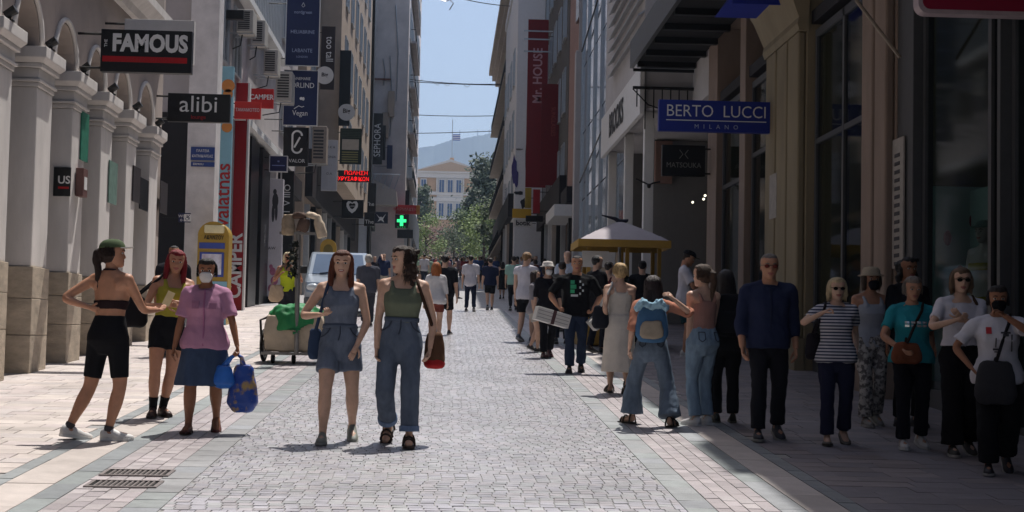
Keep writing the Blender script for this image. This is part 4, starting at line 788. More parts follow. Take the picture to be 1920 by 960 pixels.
def head_mesh(M, hh, lo=False, smile=False, ears=True):
    """skull, jaw, nose, brow, lips, eyes and ears; face towards -y"""
    b = MB(); n, m = (18, 14) if lo else (40, 30); rs = []; info = []
    for j in range(m+1):
        t = -1+2*j/m; w_, f, k = .70*ip(HEADW, t), .86*ip(HEADF, t), .86*ip(HEADB, t); rg = []
        for i in range(n):
            a = 2*math.pi*i/n+math.pi/n; s, c = math.sin(a), math.cos(a); x = w_*math.copysign(abs(s)**.88, s); y = -f*math.copysign(abs(c)**.9, c) if c > 0 else -k*c
            if c > 0:
                g = math.exp(-(x/.11)**2); y -= .23*g*max(0, ip([(-.42, 0), (-.34, .75), (-.26, 1), (-.1, .55), (.08, .18), (.16, 0)], t)) if -.42 < t < .16 else 0
                for e in (-.29, .29): y += .085*math.exp(-((x-e)/.16)**2-((t-.03)/.1)**2)
                y -= .04*math.exp(-((abs(x)-.26)/.2)**2-((t-.19)/.07)**2)
                y -= .045*math.exp(-(x/.22)**2-((t+.53)/.06)**2); y -= .03*math.exp(-(x/.2)**2-((t+.86)/.09)**2)
            rg.append((x, y, t))
        rs.append(rg)
    o = len(b.v); b.rings([[M @ (Vector(p)*hh) for p in r] for r in rs], 0)
    for q, f in enumerate(b.f):
        if len(f) == 4:
            c = sum((Vector(rs[i//n][i % n]) for i in f), Vector())/4
            if c.y < 0 and abs(c.x) < .27-abs(c.z+.54)*1.2 and -.65 < c.z < -.44: b.m[q] = 1
    if smile: b.ell(M @ (Vector((0, -.745, -.535))*hh), (.17*hh, .05*hh, .035*hh), 12, 6, 2, M.to_3x3())
    for s in (-1, 1):
        if ears: b.ell(M @ (Vector((s*.66, .06, -.12))*hh), (.055*hh, .11*hh, .18*hh), 8, 6, 0, M.to_3x3())
        if not lo:
            b.ell(M @ (Vector((s*.29, -.655, .02))*hh), (.135*hh, .075*hh, .07*hh), 10, 6, 2, M.to_3x3()); b.ell(M @ (Vector((s*.29, -.70, .02))*hh), (.07*hh, .04*hh, .068*hh), 8, 6, 3, M.to_3x3())
            b.tube([M @ (Vector((s*x, y, z))*hh) for x, y, z in ((.13, -.79, .2), (.28, -.775, .25), (.45, -.64, .2))], [.036*hh, .042*hh, .022*hh], 6, 4)
    return b
def hand_mesh(wr, d, nrm, sc, curl, side, lo=False):
    """palm, four unequal bent fingers, thumb leaving the side of the palm"""
    b = MB(); d = d.normalized(); nrm = (nrm-d*nrm.dot(d)).normalized(); lat = d.cross(nrm)*side
    rs = []
    for s, w_, t_ in ((-.02, .021, .019), (.008, .0225, .0155), (.04, .026, .0125), (.066, .026, .0105)):
        c = wr+d*s*sc; rs.append([c+lat*(w_*sc*math.cos(q))+nrm*(t_*sc*math.sin(q)) for q in [2*math.pi*i/10 for i in range(10)]])
    b.rings(rs, 0)
    if lo:
        b.tube([wr+d*.06*sc, wr+d*.1*sc+nrm*.01*sc, wr+d*.125*sc+nrm*.03*sc], [.02*sc, .018*sc, .01*sc], 6, 0); return b
    for i, (x, L) in enumerate(((-.021, .058), (-.0075, .07), (.007, .075), (.0205, .068))):
        p = wr+d*.064*sc+lat*x*sc; a = R(12); pts = [p]; c = curl*(1+.12*(3-i))
        for k in range(3): a += c*(.55, .8, .6)[k]; p = p+(d*math.cos(a)+nrm*math.sin(a))*L*sc*(.45, .31, .24)[k]; pts.append(p)
        b.tube(pts, [.0085*sc, .0082*sc, .0075*sc, .0058*sc], 7, 0)
    p = wr+d*.012*sc+lat*.02*sc; pts = [p]
    for k, (f, l, n_) in enumerate(((.6, .75, .3), (.85, .45, .35), (.95, .12, .45))): p = p+(d*f+lat*l+nrm*n_*(.5+curl)).normalized()*sc*(.036, .03, .022)[k]; pts.append(p)
    b.tube(pts, [.0115*sc, .0105*sc, .0092*sc, .006*sc], 7, 0); return b
SHOE = [(-.045, .012, .030, .004), (-.038, .021, .050, 0), (-.015, .0235, .058, 0), (.012, .024, .054, 0), (.04, .026, .040, 0), (.07, .029, .031, 0), (.095, .026, .025, 0), (.11, .017, .018, .002), (.118, .006, .010, .004)]
def shoe_obj(par, M, H, m, msole, kind='sneaker', wf=1, vox=None):
    b = MB(); prof_ = SHOE
    for sy, w_, h_, z0 in prof_: pass
    rs = []; hs = {'sneaker': 1, 'boot': 1, 'flat': .62}.get(kind, 1)
    for sy, w_, h_, z0 in prof_:
        hh = h_*(hs if sy > -.02 or kind != 'flat' else .95); rg = []
        for i in range(14):
            a = 2*math.pi*i/14; c, s = math.cos(a), math.sin(a); rg.append(M @ (Vector((w_*wf*math.copysign(abs(c)**.75, c), -sy, .008+z0+(hh*s if s > 0 else 0)))*H))
        rs.append(rg)
    o = b.obj('shoe', m, par, smooth=True) if False else None
    b.rings(rs)
    if kind == 'boot': b.tube([M @ (Vector((0, .012, z))*H) for z in (.04, .07, .11)], [.026*H, .025*H, .027*H], 12)
    o = b.obj('shoe', m, par, smooth=True)
    sb = MB(); out = [(w_*wf+.002, -sy) for sy, w_, h_, z0 in prof_]; ring = [(x, y) for x, y in out]+[(-x, y) for x, y in out[::-1]]
    sb.rings([[M @ (Vector((x, y, z))*H) for x, y in ring] for z in (0, .013)]); sb.obj('sole', msole, o); return o
def sandal_obj(par, M, H, m):
    sb = MB(); out = [(w_+.001, -sy) for sy, w_, h_, z0 in SHOE]; ring = out+[(-x, y) for x, y in out[::-1]]
    sb.rings([[M @ (Vector((x, y, z))*H) for x, y in ring] for z in (0, .011)]); o = sb.obj('sandal', m, par)
    for y, h in ((-.07, .036), (-.045, .046), (.018, .062)):
        MB().tube([M @ (Vector((.029*math.cos(q), y, .008+h*math.sin(q)))*H) for q in [math.pi*i/8 for i in range(9)]], .0055*H, 6).obj('strap', m, o)
HAIRCAP = [((0, .2, .12), (.78, .88, .93)), ((0, -.06, .62), (.66, .74, .46))]
def person(label, px, py, top=None, face=0, sex='f', H=None, skin='light', hair='short', hc='#2a1d18', hl=3, head=(0, 0, 0), hands=None, feet=None, lean=(0, 0), twist=0, wear=(), shoes=('sneaker', '#cfcac4', '#d8d5d0'), build=1, curl=(.45, .45), palm=None, pole=None, lod=0, group=None, extras=(), loc=None, smile=False, lip='#a4605a', name='person', ear=True, skinm=None, hip=(0, 0)):
    g = Vector(loc) if loc else G(px, py)
    if H is None: H = (py-top)*g.y/FPX
    vox = (.0105, .015, .024)[lod]; lo = lod > 0
    t = thing(name, label, 'person' if name == 'person' else 'mannequin', g, R(face), group); rz = R(face)
    V = lambda x, y, z: Vector((x*H, y*H, z*H)); sk = skinm or skinmat(skin)
    inv = Matrix.Rotation(-rz, 3, 'Z')
    feet = feet or ((-.055, 0, 0, -6, 0), (.055, 0, 0, 6, 0)); P = {'H': H, 't': t}
    slope = lambda x, y: SL*(math.sin(rz)*x+math.cos(rz)*y)
    def lf(f):                                     # a foot given as ('s', px, py, world yaw, pitch[, lift]) stands where that pixel meets the street
        if f[0] != 's': return f
        p = inv @ (G(f[1], f[2])-g); return (p.x/H, p.y/H, f[5] if len(f) > 5 else 0, f[3]-face, f[4])
    def lh(h):                                     # a wrist given as ('s', px, py, depth offset)
        if h[0] != 's': return h
        p = inv @ (PY(h[1], h[2], g.y+h[3])-g); return tuple(p/H)
    feet = [lf(f) for f in feet]; hands = [lh(h) for h in hands] if hands else None
    FM = []; ank = []
    for (x, y, lift, fy, fp) in feet:
        M = Matrix.Translation(V(x, y, lift)+Vector((0, 0, slope(x*H, y*H)))) @ Matrix.Rotation(R(fy), 4, 'Z')
        bp = Matrix.Translation(V(0, -.075, 0)); M = M @ bp @ Matrix.Rotation(R(fp), 4, 'X') @ bp.inverted(); FM.append(M); ank.append(M @ V(0, .008, .045))
    hw = (.053 if sex == 'f' else .05); hd_ = inv @ Vector((hip[0], hip[1], 0)); cx = sum(a.x for a in ank)/2+hd_.x; cy = sum(a.y for a in ank)/2+hd_.y; Lg = .483*H
    hz_ = min(a.z+math.sqrt(max(.01, (Lg*.992)**2-(a.x-cx-s*hw*H)**2-(a.y-cy)**2)) for a, s in zip(ank, (-1, 1))); hz_ = min(hz_, .525*H)
    pel = Vector((cx, cy, hz_)); T = Matrix.Translation(pel) @ Matrix.Rotation(R(lean[0]), 4, 'X') @ Matrix.Rotation(R(lean[1]), 4, 'Y'); TT = T @ Matrix.Rotation(R(twist), 4, 'Z')
    def tp(x, y, z):                               # torso space: z is the height fraction of an upright body
        k = max(0, min(1, (z-.56)/.18)); return (T @ V(x, y, z-.525))*(1-k)+(TT @ V(x, y, z-.525))*k
    sw = (.098 if sex == 'f' else .115)*(.5+.5*build); sh = [tp(-sw, .006, .805), tp(sw, .006, .805)]
    hands = hands or ((-.15, -.03, .47), (.15, -.03, .47)); ar = []
    for i in (0, 1):
        s = -1 if i == 0 else 1; tg = V(*hands[i]); pv_ = inv @ Vector(pole[i]) if pole and pole[i] else Vector((s*.35, .9, -.25)); el, wr = ik(sh[i], tg, .178*H, .152*H, pv_); ar.append((sh[i], el, wr))
    hips = [T @ V(-hw, 0, -.008), T @ V(hw, 0, -.008)]; lg = []
    for i in (0, 1):
        fyaw = R(feet[i][3]); dd = (hips[i]-ank[i]).length/(.485*H); kf = max(.93, dd/.988) if dd > .88 else 1; kn, an = ik(hips[i], ank[i], .247*H*kf, .238*H*kf, Vector((math.sin(fyaw), -math.cos(fyaw), .02))); lg.append((hips[i], kn, ank[i]))
    def limb(j, tab, t0, t1, off=0, n=12, mn=None, bw=1):
        pts = []; rr = []; k = 15
        for q in range(k+1):
            u = t0+(t1-t0)*q/k
            p = j[0].lerp(j[1], u*2) if u <= .5 else j[1].lerp(j[2], u*2-1); r = ip(tab, u)*H*bw+off
            if mn: r = max(r, ip(mn, u)*H)
            pts.append(p); rr.append(r)
        for q in range(1, k): pts[q] = pts[q] if abs(t0+(t1-t0)*q/k-.5) > .04 else (pts[q-1]+pts[q+1])/2*.35+pts[q]*.65
        return pts, rr
    tb = TORSO[sex]
    def torso(b, z0, z1, off=0, n=20, bw=build, flat=0):
        zs = [z0]+[r[0] for r in tb if z0 < r[0] < z1]+[z1]; rs = []
        for z in zs:
            rx, ry, yo = ip(col(tb, 1), z)*bw, ip(col(tb, 2), z)*(.4+.6*bw if bw > 1 else bw), ip(col(tb, 3), z)
            if callable(off): o_ = off(z)
            else: o_ = off/H
            rg = []
            for i in range(n):
                a = 2*math.pi*i/n; c, s = math.cos(a), math.sin(a); e = .85
                rg.append(tp((rx+o_)*math.copysign(abs(c)**e, c), yo+(ry+o_)*math.copysign(abs(s)**e, s), z))
            rs.append(rg)
        b.rings(rs)
    kinds = [w_[0] for w_ in wear]; cov_leg = any(k in ('trousers', 'jeans') for k in kinds)
    # --- body
    bd = MB(); torso(bd, .445, .90, -.006 if any(k in ('tee', 'shirt', 'blouse') for k in kinds) else 0)
    for i in (0, 1):
        p, r = limb(lg[i], LEG, .02, 1, 0, bw=(.9 if cov_leg else 1)*(.6+.4*build)); bd.tube(p, r, 12)
        p, r = limb(ar[i], ARM, 0, 1, 0, bw=(.92 if sex == 'f' else 1.12)*(.7+.3*build)); bd.tube(p, r, 10)
        M = FM[i]; bd.tube([M @ V(0, .03, .03), M @ V(0, .0, .034), M @ V(0, -.035, .026), M @ V(0, -.07, .02), M @ V(0, -.1, .017)], [.02*H, .023*H, .022*H, .022*H, .014*H], 10)
        bd.ell(sh[i], (.031*H, .031*H, .031*H)); sg = -1 if i == 0 else 1
        bd.tube([tp(0, .012, .845), tp(sg*.05, .01, .822), sh[i]+V(0, .002, .004)], [.028*H, .027*H, .026*H], 10); bd.tube([tp(sg*.05, -.012, .775), sh[i]+V(0, -.004, -.012)], [.04*H, .03*H], 10); bd.tube([tp(sg*.05, .02, .775), sh[i]+V(0, .006, -.012)], [.038*H, .03*H], 10)
    hh = .0685*H; nb = tp(0, .008, .86); HM = Matrix.Translation(nb) @ TT.to_3x3().to_4x4() @ Matrix.Rotation(R(head[0]), 4, 'Z') @ Matrix.Rotation(R(head[1]), 4, 'X') @ Matrix.Rotation(R(head[2]), 4, 'Y') @ Matrix.Translation(V(0, -.012, .0725))
    P['HM'] = HM; P['hh'] = hh; P['tp'] = tp; P['wr'] = [a[2] for a in ar]; P['sh'] = sh; P['el'] = [a[1] for a in ar]; P['V'] = V; P['ank'] = ank; P['FM'] = FM
    bd.tube([tp(0, .01, .83), HM @ (Vector((0, .12, -.35))*hh)], [.031*H if sex == 'f' else .037*H]*2, 12)
    ex = [head_mesh(HM, hh, lod > 1, smile, hair in ('short', 'none', 'pony', 'bun'))]
    for i in (0, 1):
        s = -1 if i == 0 else 1; d = (ar[i][2]-ar[i][1]); nr = inv @ Vector(palm[i]) if palm and palm[i] else Vector((-s*.9, -.25, 0))
        ex.append(hand_mesh(ar[i][2], d, nr, H/1.7*.96*(1.08 if sex == 'm' else 1)*1.04, curl[i], s, lo))
    bms = [sk, mat('lips_'+lip, lip, .45), mat('eye_white', '#d8d2cc', .3), mat('eye_dark', '#241812', .2), mat('brow_'+hc, hc, .8)]
    P['body'] = fused(bd, 'body', bms, t, vox, 3, extra=ex)
    # --- hair
    hb = MB(); q3 = HM.to_3x3()
    def he(c, r): hb.ell(HM @ (Vector(c)*hh), [x*hh for x in r], 16, 10, 0, q3)
    def ht(pts, rr, n=10): hb.tube([HM @ (Vector(p)*hh) for p in pts], [r*hh for r in rr], n)
    def hband(rows, n=14):                         # rows: centre, rx, ry
        hb.rings([[HM @ (Vector((c[0]+rx*math.cos(2*math.pi*k/n), c[1]+ry*math.sin(2*math.pi*k/n), c[2]))*hh) for k in range(n)] for c, rx, ry in rows])
    if hair != 'none':
        if hair in ('short', 'grey'):
            he((0, .17, .28), (.745, .83, .76)); he((0, -.02, .62), (.64, .72, .42)); he((0, .55, -.1), (.5, .34, .42))
        else:
            for c, r in HAIRCAP: he(c, r)
            he((0, .5, -.1), (.62, .42, .55))
        if hair == 'long':
            hband([((0, .45, .6), .6, .4), ((0, .5, 0), .76, .46), ((0, .5, -.8), .78, .42), ((0, .52, -1.6), .85, .36), ((0, .52, -hl*.7), .8, .3), ((0, .5, -hl), .45, .16)])
            for s in (-1, 1): ht([(s*.5, -.1, .7), (s*.74, -.12, .1), (s*.76, -.12, -.7), (s*.78, -.2, -1.5), (s*.7, -.34, -hl*.75), (s*.6, -.4, -hl*.95)], [.22, .2, .24, .25, .2, .05])
        if hair == 'crop': he((0, .28, .15), (.82, .8, .9)); he((0, .5, -.35), (.6, .36, .42)); he((0, -.05, .7), (.72, .8, .42))
        if hair == 'bob':
            hband([((0, .4, .5), .64, .42), ((0, .4, 0), .8, .5), ((0, .4, -.5), .84, .46), ((0, .4, -1.0), .7, .36)])
            for s in (-1, 1): ht([(s*.5, -.15, .7), (s*.72, -.16, .1), (s*.78, -.1, -.5), (s*.7, .0, -.95)], [.24, .24, .24, .1])
        if hair == 'pony': ht([(0, .95, .35), (0, 1.2, .2), (0, 1.22, -.4), (.02, 1.12, -1.2), (0, 1.05, -hl*.8), (0, 1.0, -hl)], [.2, .26, .3, .28, .2, .05])
        if hair == 'bun': he((0, .85, .55), (.36, .36, .34))
        if hair == 'curly':
            for k in range(40): a = random.uniform(-.35, 3.49); z = random.uniform(-hl*.7, .85); r_ = random.uniform(.62, .9); he((math.cos(a)*r_, .25+math.sin(a)*r_*.85, z), (.24, .24, .22))
        sx_ = []
        if lod == 0 and hair in ('long', 'bob', 'pony', 'curly', 'bun', 'crop'):
            sb_ = MB(); L0 = {'long': hl, 'bob': 1.1, 'curly': hl*.7, 'crop': .5}.get(hair, .35)
            for k in range(170):
                a = random.uniform(-.45, math.pi+.45); pts = []; ph = random.uniform(0, 6.28); ln = L0*random.uniform(.75, 1.06); wv = .1 if hair == 'curly' else .03
                for q in range(9):
                    u = q/8; z = .98-u*(.98+ln); e = math.sqrt(max(.02, 1-((z-.12)/.95)**2)) if z > .1 else 1; rx = (.81+.05*random.random())*e; ry = (.9 if z > 0 else .82)*e
                    if z < -1: e2 = max(.55, 1-(-z-1)/(ln+.01)*.35); rx *= e2*1.02; ry *= e2
                    fx = -.12 if z < -.6 and abs(math.cos(a)) > .8 else 0
                    pts.append(HM @ (Vector((rx*math.cos(a)+wv*math.sin(ph+u*9), .16+ry*math.sin(a)*(.95 if z > -.2 else .9)+fx+wv*math.cos(ph+u*8), z))*hh))
                sb_.tube(pts, [.018*hh]*8+[.004*hh], 4, 0)
            sx_ = [sb_]
        P['hair'] = fused(hb, 'hair', hairmat(hc), t, (.011, .016, .024)[lod], 2, wr=.006 if hair == 'curly' else .003, ws=25, streak=.006 if hair not in ('short', 'grey') else .003, extra=sx_ or None)
    # --- clothes
    for w_ in wear:
        k, c = w_[0], w_[1]; o = dict(w_[2]) if len(w_) > 2 else {}; cm = o.get('m') or cloth(c, o.get('kind', 'plain')); b = MB(); lo_ = o.get('off', .012)
        if k in ('tee', 'shirt', 'blouse'):
            hem = o.get('hem', .47); wide = o.get('wide', 0)
            torso(b, hem, o.get('neck', .838), lambda z: lo_/H+(wide+.016)*max(0, min(1, (.68-z)/.12))-(.006 if z > .82 else 0)); sl__ = o.get('sleeve', .42)
            for i in (0, 1):
                if sl__ > .05:
                    p, r = limb(ar[i], ARM, 0, sl__, lo_+.004, mn=[(0, .034), (sl__, o.get('cuff', .034 if sl__ < .5 else .024))], bw=.92 if sex == 'f' else 1.12); b.tube(p, r, 12)
                b.ell(sh[i], (.037*H,)*3); sg = -1 if i == 0 else 1; b.tube([tp(sg*.03, .012, .832), sh[i]+V(0, .002, .004)], [.03*H, .032*H], 10); b.tube([tp(sg*.05, -.012, .775), sh[i]+V(0, -.004, -.012)], [.046*H, .036*H], 10); b.tube([tp(sg*.05, .02, .775), sh[i]+V(0, .006, -.012)], [.044*H, .036*H], 10)
            P['top'] = fused(b, 'shirt', cm, t, vox, 3, wr=o.get('wr', .009), ws=8)
            if o.get('collar'):
                cb = MB(); n = 18
                for z0, z1, r0, r1 in ((.832, .852, .05, .046),):
                    cb.rings([[tp((.044+e)*math.cos(2*math.pi*i/n), .008+(.042+e)*math.sin(2*math.pi*i/n)-.01*(z-.83)*20, z-(.022 if math.sin(2*math.pi*i/n) < -.6 else 0)) for i in range(n)] for e, z in ((.012, .83), (.006, .848), (.013, .836), (.018, .824))], cap=False)
                cb.obj('collar', cm, P['top'], smooth=True)
            if o.get('placket'):
                f = MB(); f.tube([tp(0, ip(col(tb, 3), z)-ip(col(tb, 2), z)*build-lo_/H-.004, z) for z in (.5, .56, .62, .68, .72, .76, .8, .82)], .006*H, 6); f.obj('placket', cloth(o['placket']), P['top'])
        elif k in ('tank', 'bandeau'):
            hem, nk = o.get('hem', .6), o.get('neck', .775); torso(b, hem, nk, lo_)
            if k == 'tank':
                for s in (-1, 1): b.tube([tp(s*x, y, z) for x, y, z in ((.05, -.058, .755), (.054, -.042, .79), (.056, -.012, .818), (.058, .012, .826), (.056, .04, .81), (.05, .052, .77))], [.017*H, .014*H, .012*H, .012*H, .014*H, .017*H], 8)
            P['top'] = fused(b, 'tank_top' if k == 'tank' else 'bandeau_top', cm, t, vox, 2, wr=.004, ws=8)
        elif k in ('trousers', 'jeans', 'shorts'):
            ln = o.get('len', .97); zt_ = o.get('rise', .585); torso(b, .432, zt_, lambda z: lo_/H+(.006 if z < .47 else 0))
            for i in (0, 1):
                mn = o.get('mn') or ([(0, .056), (.5, .042), (1, o.get('hemr', .036))] if k != 'shorts' else [(0, .058), (ln, o.get('hemr', .056))]); p, r = limb(lg[i], LEG, .0, ln, lo_*.8, mn=mn, bw=.6+.4*build); b.tube(p, r, 14)
            P['bottom'] = fused(b, 'shorts' if k == 'shorts' else 'trousers', cm, t, vox, 3, wr=o.get('wr', .009), ws=9)
            if lod == 0 and o.get('kind') == 'denim':
                sm_ = cloth('#3f4653'); pt = lambda a, z, e=.004: tp((ip(col(tb, 1), z)*build+lo_/H+e)*math.copysign(abs(math.cos(a))**.85, math.cos(a)), ip(col(tb, 3), z)+(ip(col(tb, 2), z)*(.4+.6*build if build > 1 else build)+lo_/H+e)*math.copysign(abs(math.sin(a))**.85, math.sin(a)), z)
                for sgn in (0, 1):
                    aa = (lambda d: -math.pi/2+d) if sgn else (lambda d: -math.pi/2-d)
                    MB().tube([pt(aa(.5), zt_-.01), pt(aa(.62), zt_-.035), pt(aa(.85), zt_-.052), pt(aa(1.15), zt_-.06)], .0035*H, 5).obj('pocket_seam', sm_, P['bottom'])
                    bb = (lambda d: math.pi/2+d) if sgn else (lambda d: math.pi/2-d)
                    MB().tube([pt(bb(.3), zt_-.04), pt(bb(.75), zt_-.04), pt(bb(.72), zt_-.085), pt(bb(.5), zt_-.1), pt(bb(.3), zt_-.085), pt(bb(.3), zt_-.04)], .003*H, 5).obj('back_pocket', sm_, P['bottom'])
                MB().tube([pt(-math.pi/2, zt_), pt(-math.pi/2, zt_-.04), pt(-math.pi/2-.05, zt_-.075)], .0035*H, 5).obj('fly_seam', sm_, P['bottom'])
            if o.get('cuffs'):
                for i in (0, 1): p, r = limb(lg[i], LEG, ln-.055, ln+.005, lo_, mn=[(0, o.get('hemr', .036)+.003), (1, o.get('hemr', .036)+.003)]); MB().tube(p, r, 16).obj('cuff', cloth('#6a7d9c', 'denim'), P['bottom'], smooth=True)
            if o.get('belt'): f = MB(); torso(f, zt_-.012, zt_+.01, lo_+.006); f.obj('belt', cloth(o['belt']), P['bottom'], smooth=True)
        elif k in ('skirt', 'dress'):
            z0, z1 = o.get('hem', .27), .6; fl_ = o.get('flare', .12); fo = o.get('fold', .03); n = 48; rs = []
            for q in range(15):
                z = z0+(z1-z0)*q/14; u = max(0, (.5-z)/(.5-z0)); rx = (ip(col(tb, 1), max(z, .5))+.01)*build*(1-u)+u*(.103+fl_*.3)*build; ry = (ip(col(tb, 2), max(z, .5))+.01)*build*(1-u)+u*(.075+fl_*.5)*build; dz = z-.525
                rs.append([T @ V(rx*math.cos(a)*(1+fo*u*math.cos(9*a+1)), .006+ry*math.sin(a)*(1+fo*u*math.cos(9*a+1)), dz) for a in [2*math.pi*i/n for i in range(n)]])
            b.rings(rs)
            if k == 'dress':
                torso(b, .56, o.get('neck', .78), lo_)
                for s in (-1, 1): b.tube([tp(s*x, y, z) for x, y, z in ((.045, -.058, .755), (.05, -.042, .79), (.052, 0, .824), (.05, .04, .81), (.045, .052, .77))], .008*H, 8)
            P['bottom'] = fused(b, k, cm, t, vox, 2, wr=.005, ws=8)
        elif k == 'cap':
            cb = MB(); n = 20; rs = []
            for q in range(9): a = math.pi/2*q/8; rs.append([HM @ (Vector((.82*math.cos(a)**.7*math.cos(2*math.pi*i/n), .1+.95*math.cos(a)**.7*math.sin(2*math.pi*i/n), .42+.68*math.sin(a)))*hh) for i in range(n)])
            cb.rings(rs); ob = cb.obj('cap', cm, t, smooth=True); vb = MB(); pts = [(-.7, -.55), (-.55, -1.1), (-.25, -1.42), (.25, -1.42), (.55, -1.1), (.7, -.55)]
            vb.rings([[HM @ (Vector((x, y, z+(-.12*x*x)))*hh) for x, y in pts] for z in (.43, .49)]); vb.obj('visor', o.get('vm') or cm, ob)
        elif k == 'hat':
            cb = MB(); n = 22; cb.rings([[HM @ (Vector((r*.88*math.cos(2*math.pi*i/n), .1+r*math.sin(2*math.pi*i/n), z))*hh) for i in range(n)] for r, z in ((1.35, .32), (1.38, .36), (.98, .5), (.92, .85), (.75, 1.12), (.2, 1.2))]); cb.obj('hat', cm, t, smooth=True)
        elif k == 'mask':
            mb_ = MB(); rows = []
            for z, f_, hwx in ((-.98, .72, .26), (-.85, .9, .4), (-.6, 1.04, .53), (-.35, 1.09, .56), (-.2, 1.05, .46), (-.1, .99, .3)): rows.append([HM @ (Vector((x, -.86*f_*math.sqrt(max(0, 1-(x/.76)**2))-.03+.05*abs(x), z))*hh) for x in [hwx*(-1+.2*i) for i in range(11)]])
            n = 11; mb_.add([p for r_ in rows for p in r_], [(j*n+i, j*n+i+1, (j+1)*n+i+1, (j+1)*n+i) for j in range(5) for i in range(10)]); ob = mb_.obj('face_mask', cm, t, smooth=True); so_ = ob.modifiers.new('s', 'SOLIDIFY'); so_.thickness = .006
            for s in (-1, 1): MB().tube([HM @ (Vector(p)*hh) for p in ((s*.58, -.45, -.3), (s*.72, -.05, -.12), (s*.72, .1, .0))], .015*hh, 5).obj('ear_loop', cm, ob)
        elif k == 'glasses':
            gb = MB()
            for s in (-1, 1): gb.ell(HM @ (Vector((s*.31, -.80, .03))*hh), (.21*hh, .045*hh, .15*hh), 12, 6, 0, q3)
            ob = gb.obj('glasses', cm, t, smooth=True); MB().tube([HM @ (Vector(p)*hh) for p in ((-.72, .05, .08), (-.7, -.3, .09), (-.5, -.74, .1), (0, -.84, .1), (.5, -.74, .1), (.7, -.3, .09), (.72, .05, .08))], .025*hh, 6).obj('frame', mat('glasses_frame', '#141214', .3), ob)
        elif k == 'strap_neck':
            b.tube([tp(.035*math.cos(a), .01+.036*math.sin(a), .853) for a in [2*math.pi*i/14 for i in range(15)]], .005*H, 6).obj('neck_tie', cm, t)
        elif k == 'socks':
            for i in (0, 1): p, r = limb(lg[i], LEG, o.get('from', .87), 1, .005); MB().tube(p, r, 12).obj('sock', cm, t, smooth=True)
    # --- footwear
    if shoes:
        for i in (0, 1):
            if shoes[0] == 'sandal': sandal_obj(t, FM[i], H, mat('leather_'+shoes[1], shoes[1], .5))
            else: shoe_obj(t, FM[i], H, mat('shoe_'+shoes[1], shoes[1], .55, .1, 12), mat('sole_'+shoes[2], shoes[2], .7), shoes[0])
    return P
def to_world(P, v): t = P['t']; return Matrix.Translation(t.location) @ Matrix.Rotation(t.rotation_euler.z, 4, 'Z') @ v
def bag_thing(P, name, label, cat, parts):
    """a bag worn or carried by a person: its own thing, placed in the wearer's frame"""
    t = P['t']; b = thing(name, label, cat, t.location, t.rotation_euler.z); out = {}
    return b
def soft_bag(b, c, w_, d, h, m, M=Matrix(), n=20, name='bag_body', sag=.15):
    mb = MB(); rs = []
    for z, s in ((-.5, .6), (-.46, .85), (-.3, 1+sag*.5), (-.05, 1+sag*.3), (.2, .95), (.42, .8), (.5, .6)): rs.append([M @ (Vector((w_/2*s*math.copysign(abs(math.cos(a))**.7, math.cos(a)), d/2*s*math.copysign(abs(math.sin(a))**.8, math.sin(a)), z*h))) + Vector(c) for a in [2*math.pi*i/n for i in range(n)]])
    mb.rings(rs); return fused(mb, name, m, b, .012, 2, wr=.008, ws=9)

def chest_print(P, rects, off=.016, sex='m', build=1):
    """flat print on the front of a shirt"""
    tb = TORSO[sex]; H = P['H']
    for x, z, w_, h_, m in rects:
        pts = []
        for dx in (-.5, 0, .5):
            for dz in (-.5, .5):
                xx = x+dx*w_; zz = z+dz*h_; rx = ip(col(tb, 1), zz)*build+off; ry = ip(col(tb, 2), zz)*build+off; yo = ip(col(tb, 3), zz)
                pts.append(P['tp'](xx, yo-ry*max(.05, 1-(abs(xx)/rx)**2.35)**.425-.002, zz))
        b = MB(); b.add(pts, [(0, 2, 3, 1), (2, 4, 5, 3)]); o = b.obj('print', m, P['top']); q = o.modifiers.new('s', 'SOLIDIFY'); q.thickness = .004
def strap(par, pts, r, m, name='strap'): return MB().tube(pts, r, 8).obj(name, m, par, smooth=True)
def shoulder_bag(P, label, side, c, size, mc, cross=False, strap_c=None, front=-.12, name='shoulder_bag', rot=0, bottom=None):
    """c: bag centre in the wearer's frame, in body heights"""
    H = P['H']; b = bag_thing(P, name, label, 'bag', None); cc = P['V'](*c); M3 = Matrix.Rotation(R(rot), 3, 'Z'); m = cloth(mc)
    bb = soft_bag(b, cc, size[0], size[1], size[2], m, M3); sm = cloth(strap_c or mc)
    if bottom: soft_bag(b, cc+Vector((0, 0, -size[2]*.28)), size[0]*1.04, size[1]*1.06, size[2]*.5, cloth(bottom), M3, name='bag_base')
    s = P['sh'][1 if side > 0 else 0]; o_ = P['sh'][0 if side > 0 else 1]; top = (o_ if cross else s); inn = top.lerp((s+o_)/2, .38)+Vector((0, 0, .045*H))
    f = P['tp'](0, front*.6, .7)
    fr = [cc+Vector((0, -size[1]*.3, size[2]*.45))]; bk_ = [cc+Vector((0, size[1]*.3, size[2]*.45))]
    mid = fr[0].lerp(inn, .5); mid.y = min(mid.y, P['tp'](0, 0, .68).y-.085*H) if cross else mid.y-.03*H
    mid2 = fr[0].lerp(inn, .8); mid2.y = min(mid2.y, P['tp'](0, 0, .76).y-.075*H) if cross else mid2.y-.045*H
    mb1 = bk_[0].lerp(inn, .5); mb1.y = max(mb1.y, P['tp'](0, 0, .68).y+.085*H) if cross else mb1.y+.03*H
    strap(b, fr+[mid, mid2, inn, inn.lerp(mb1, .3)+Vector((0, .03*H, 0)), mb1]+bk_, .0085*H, sm); return b
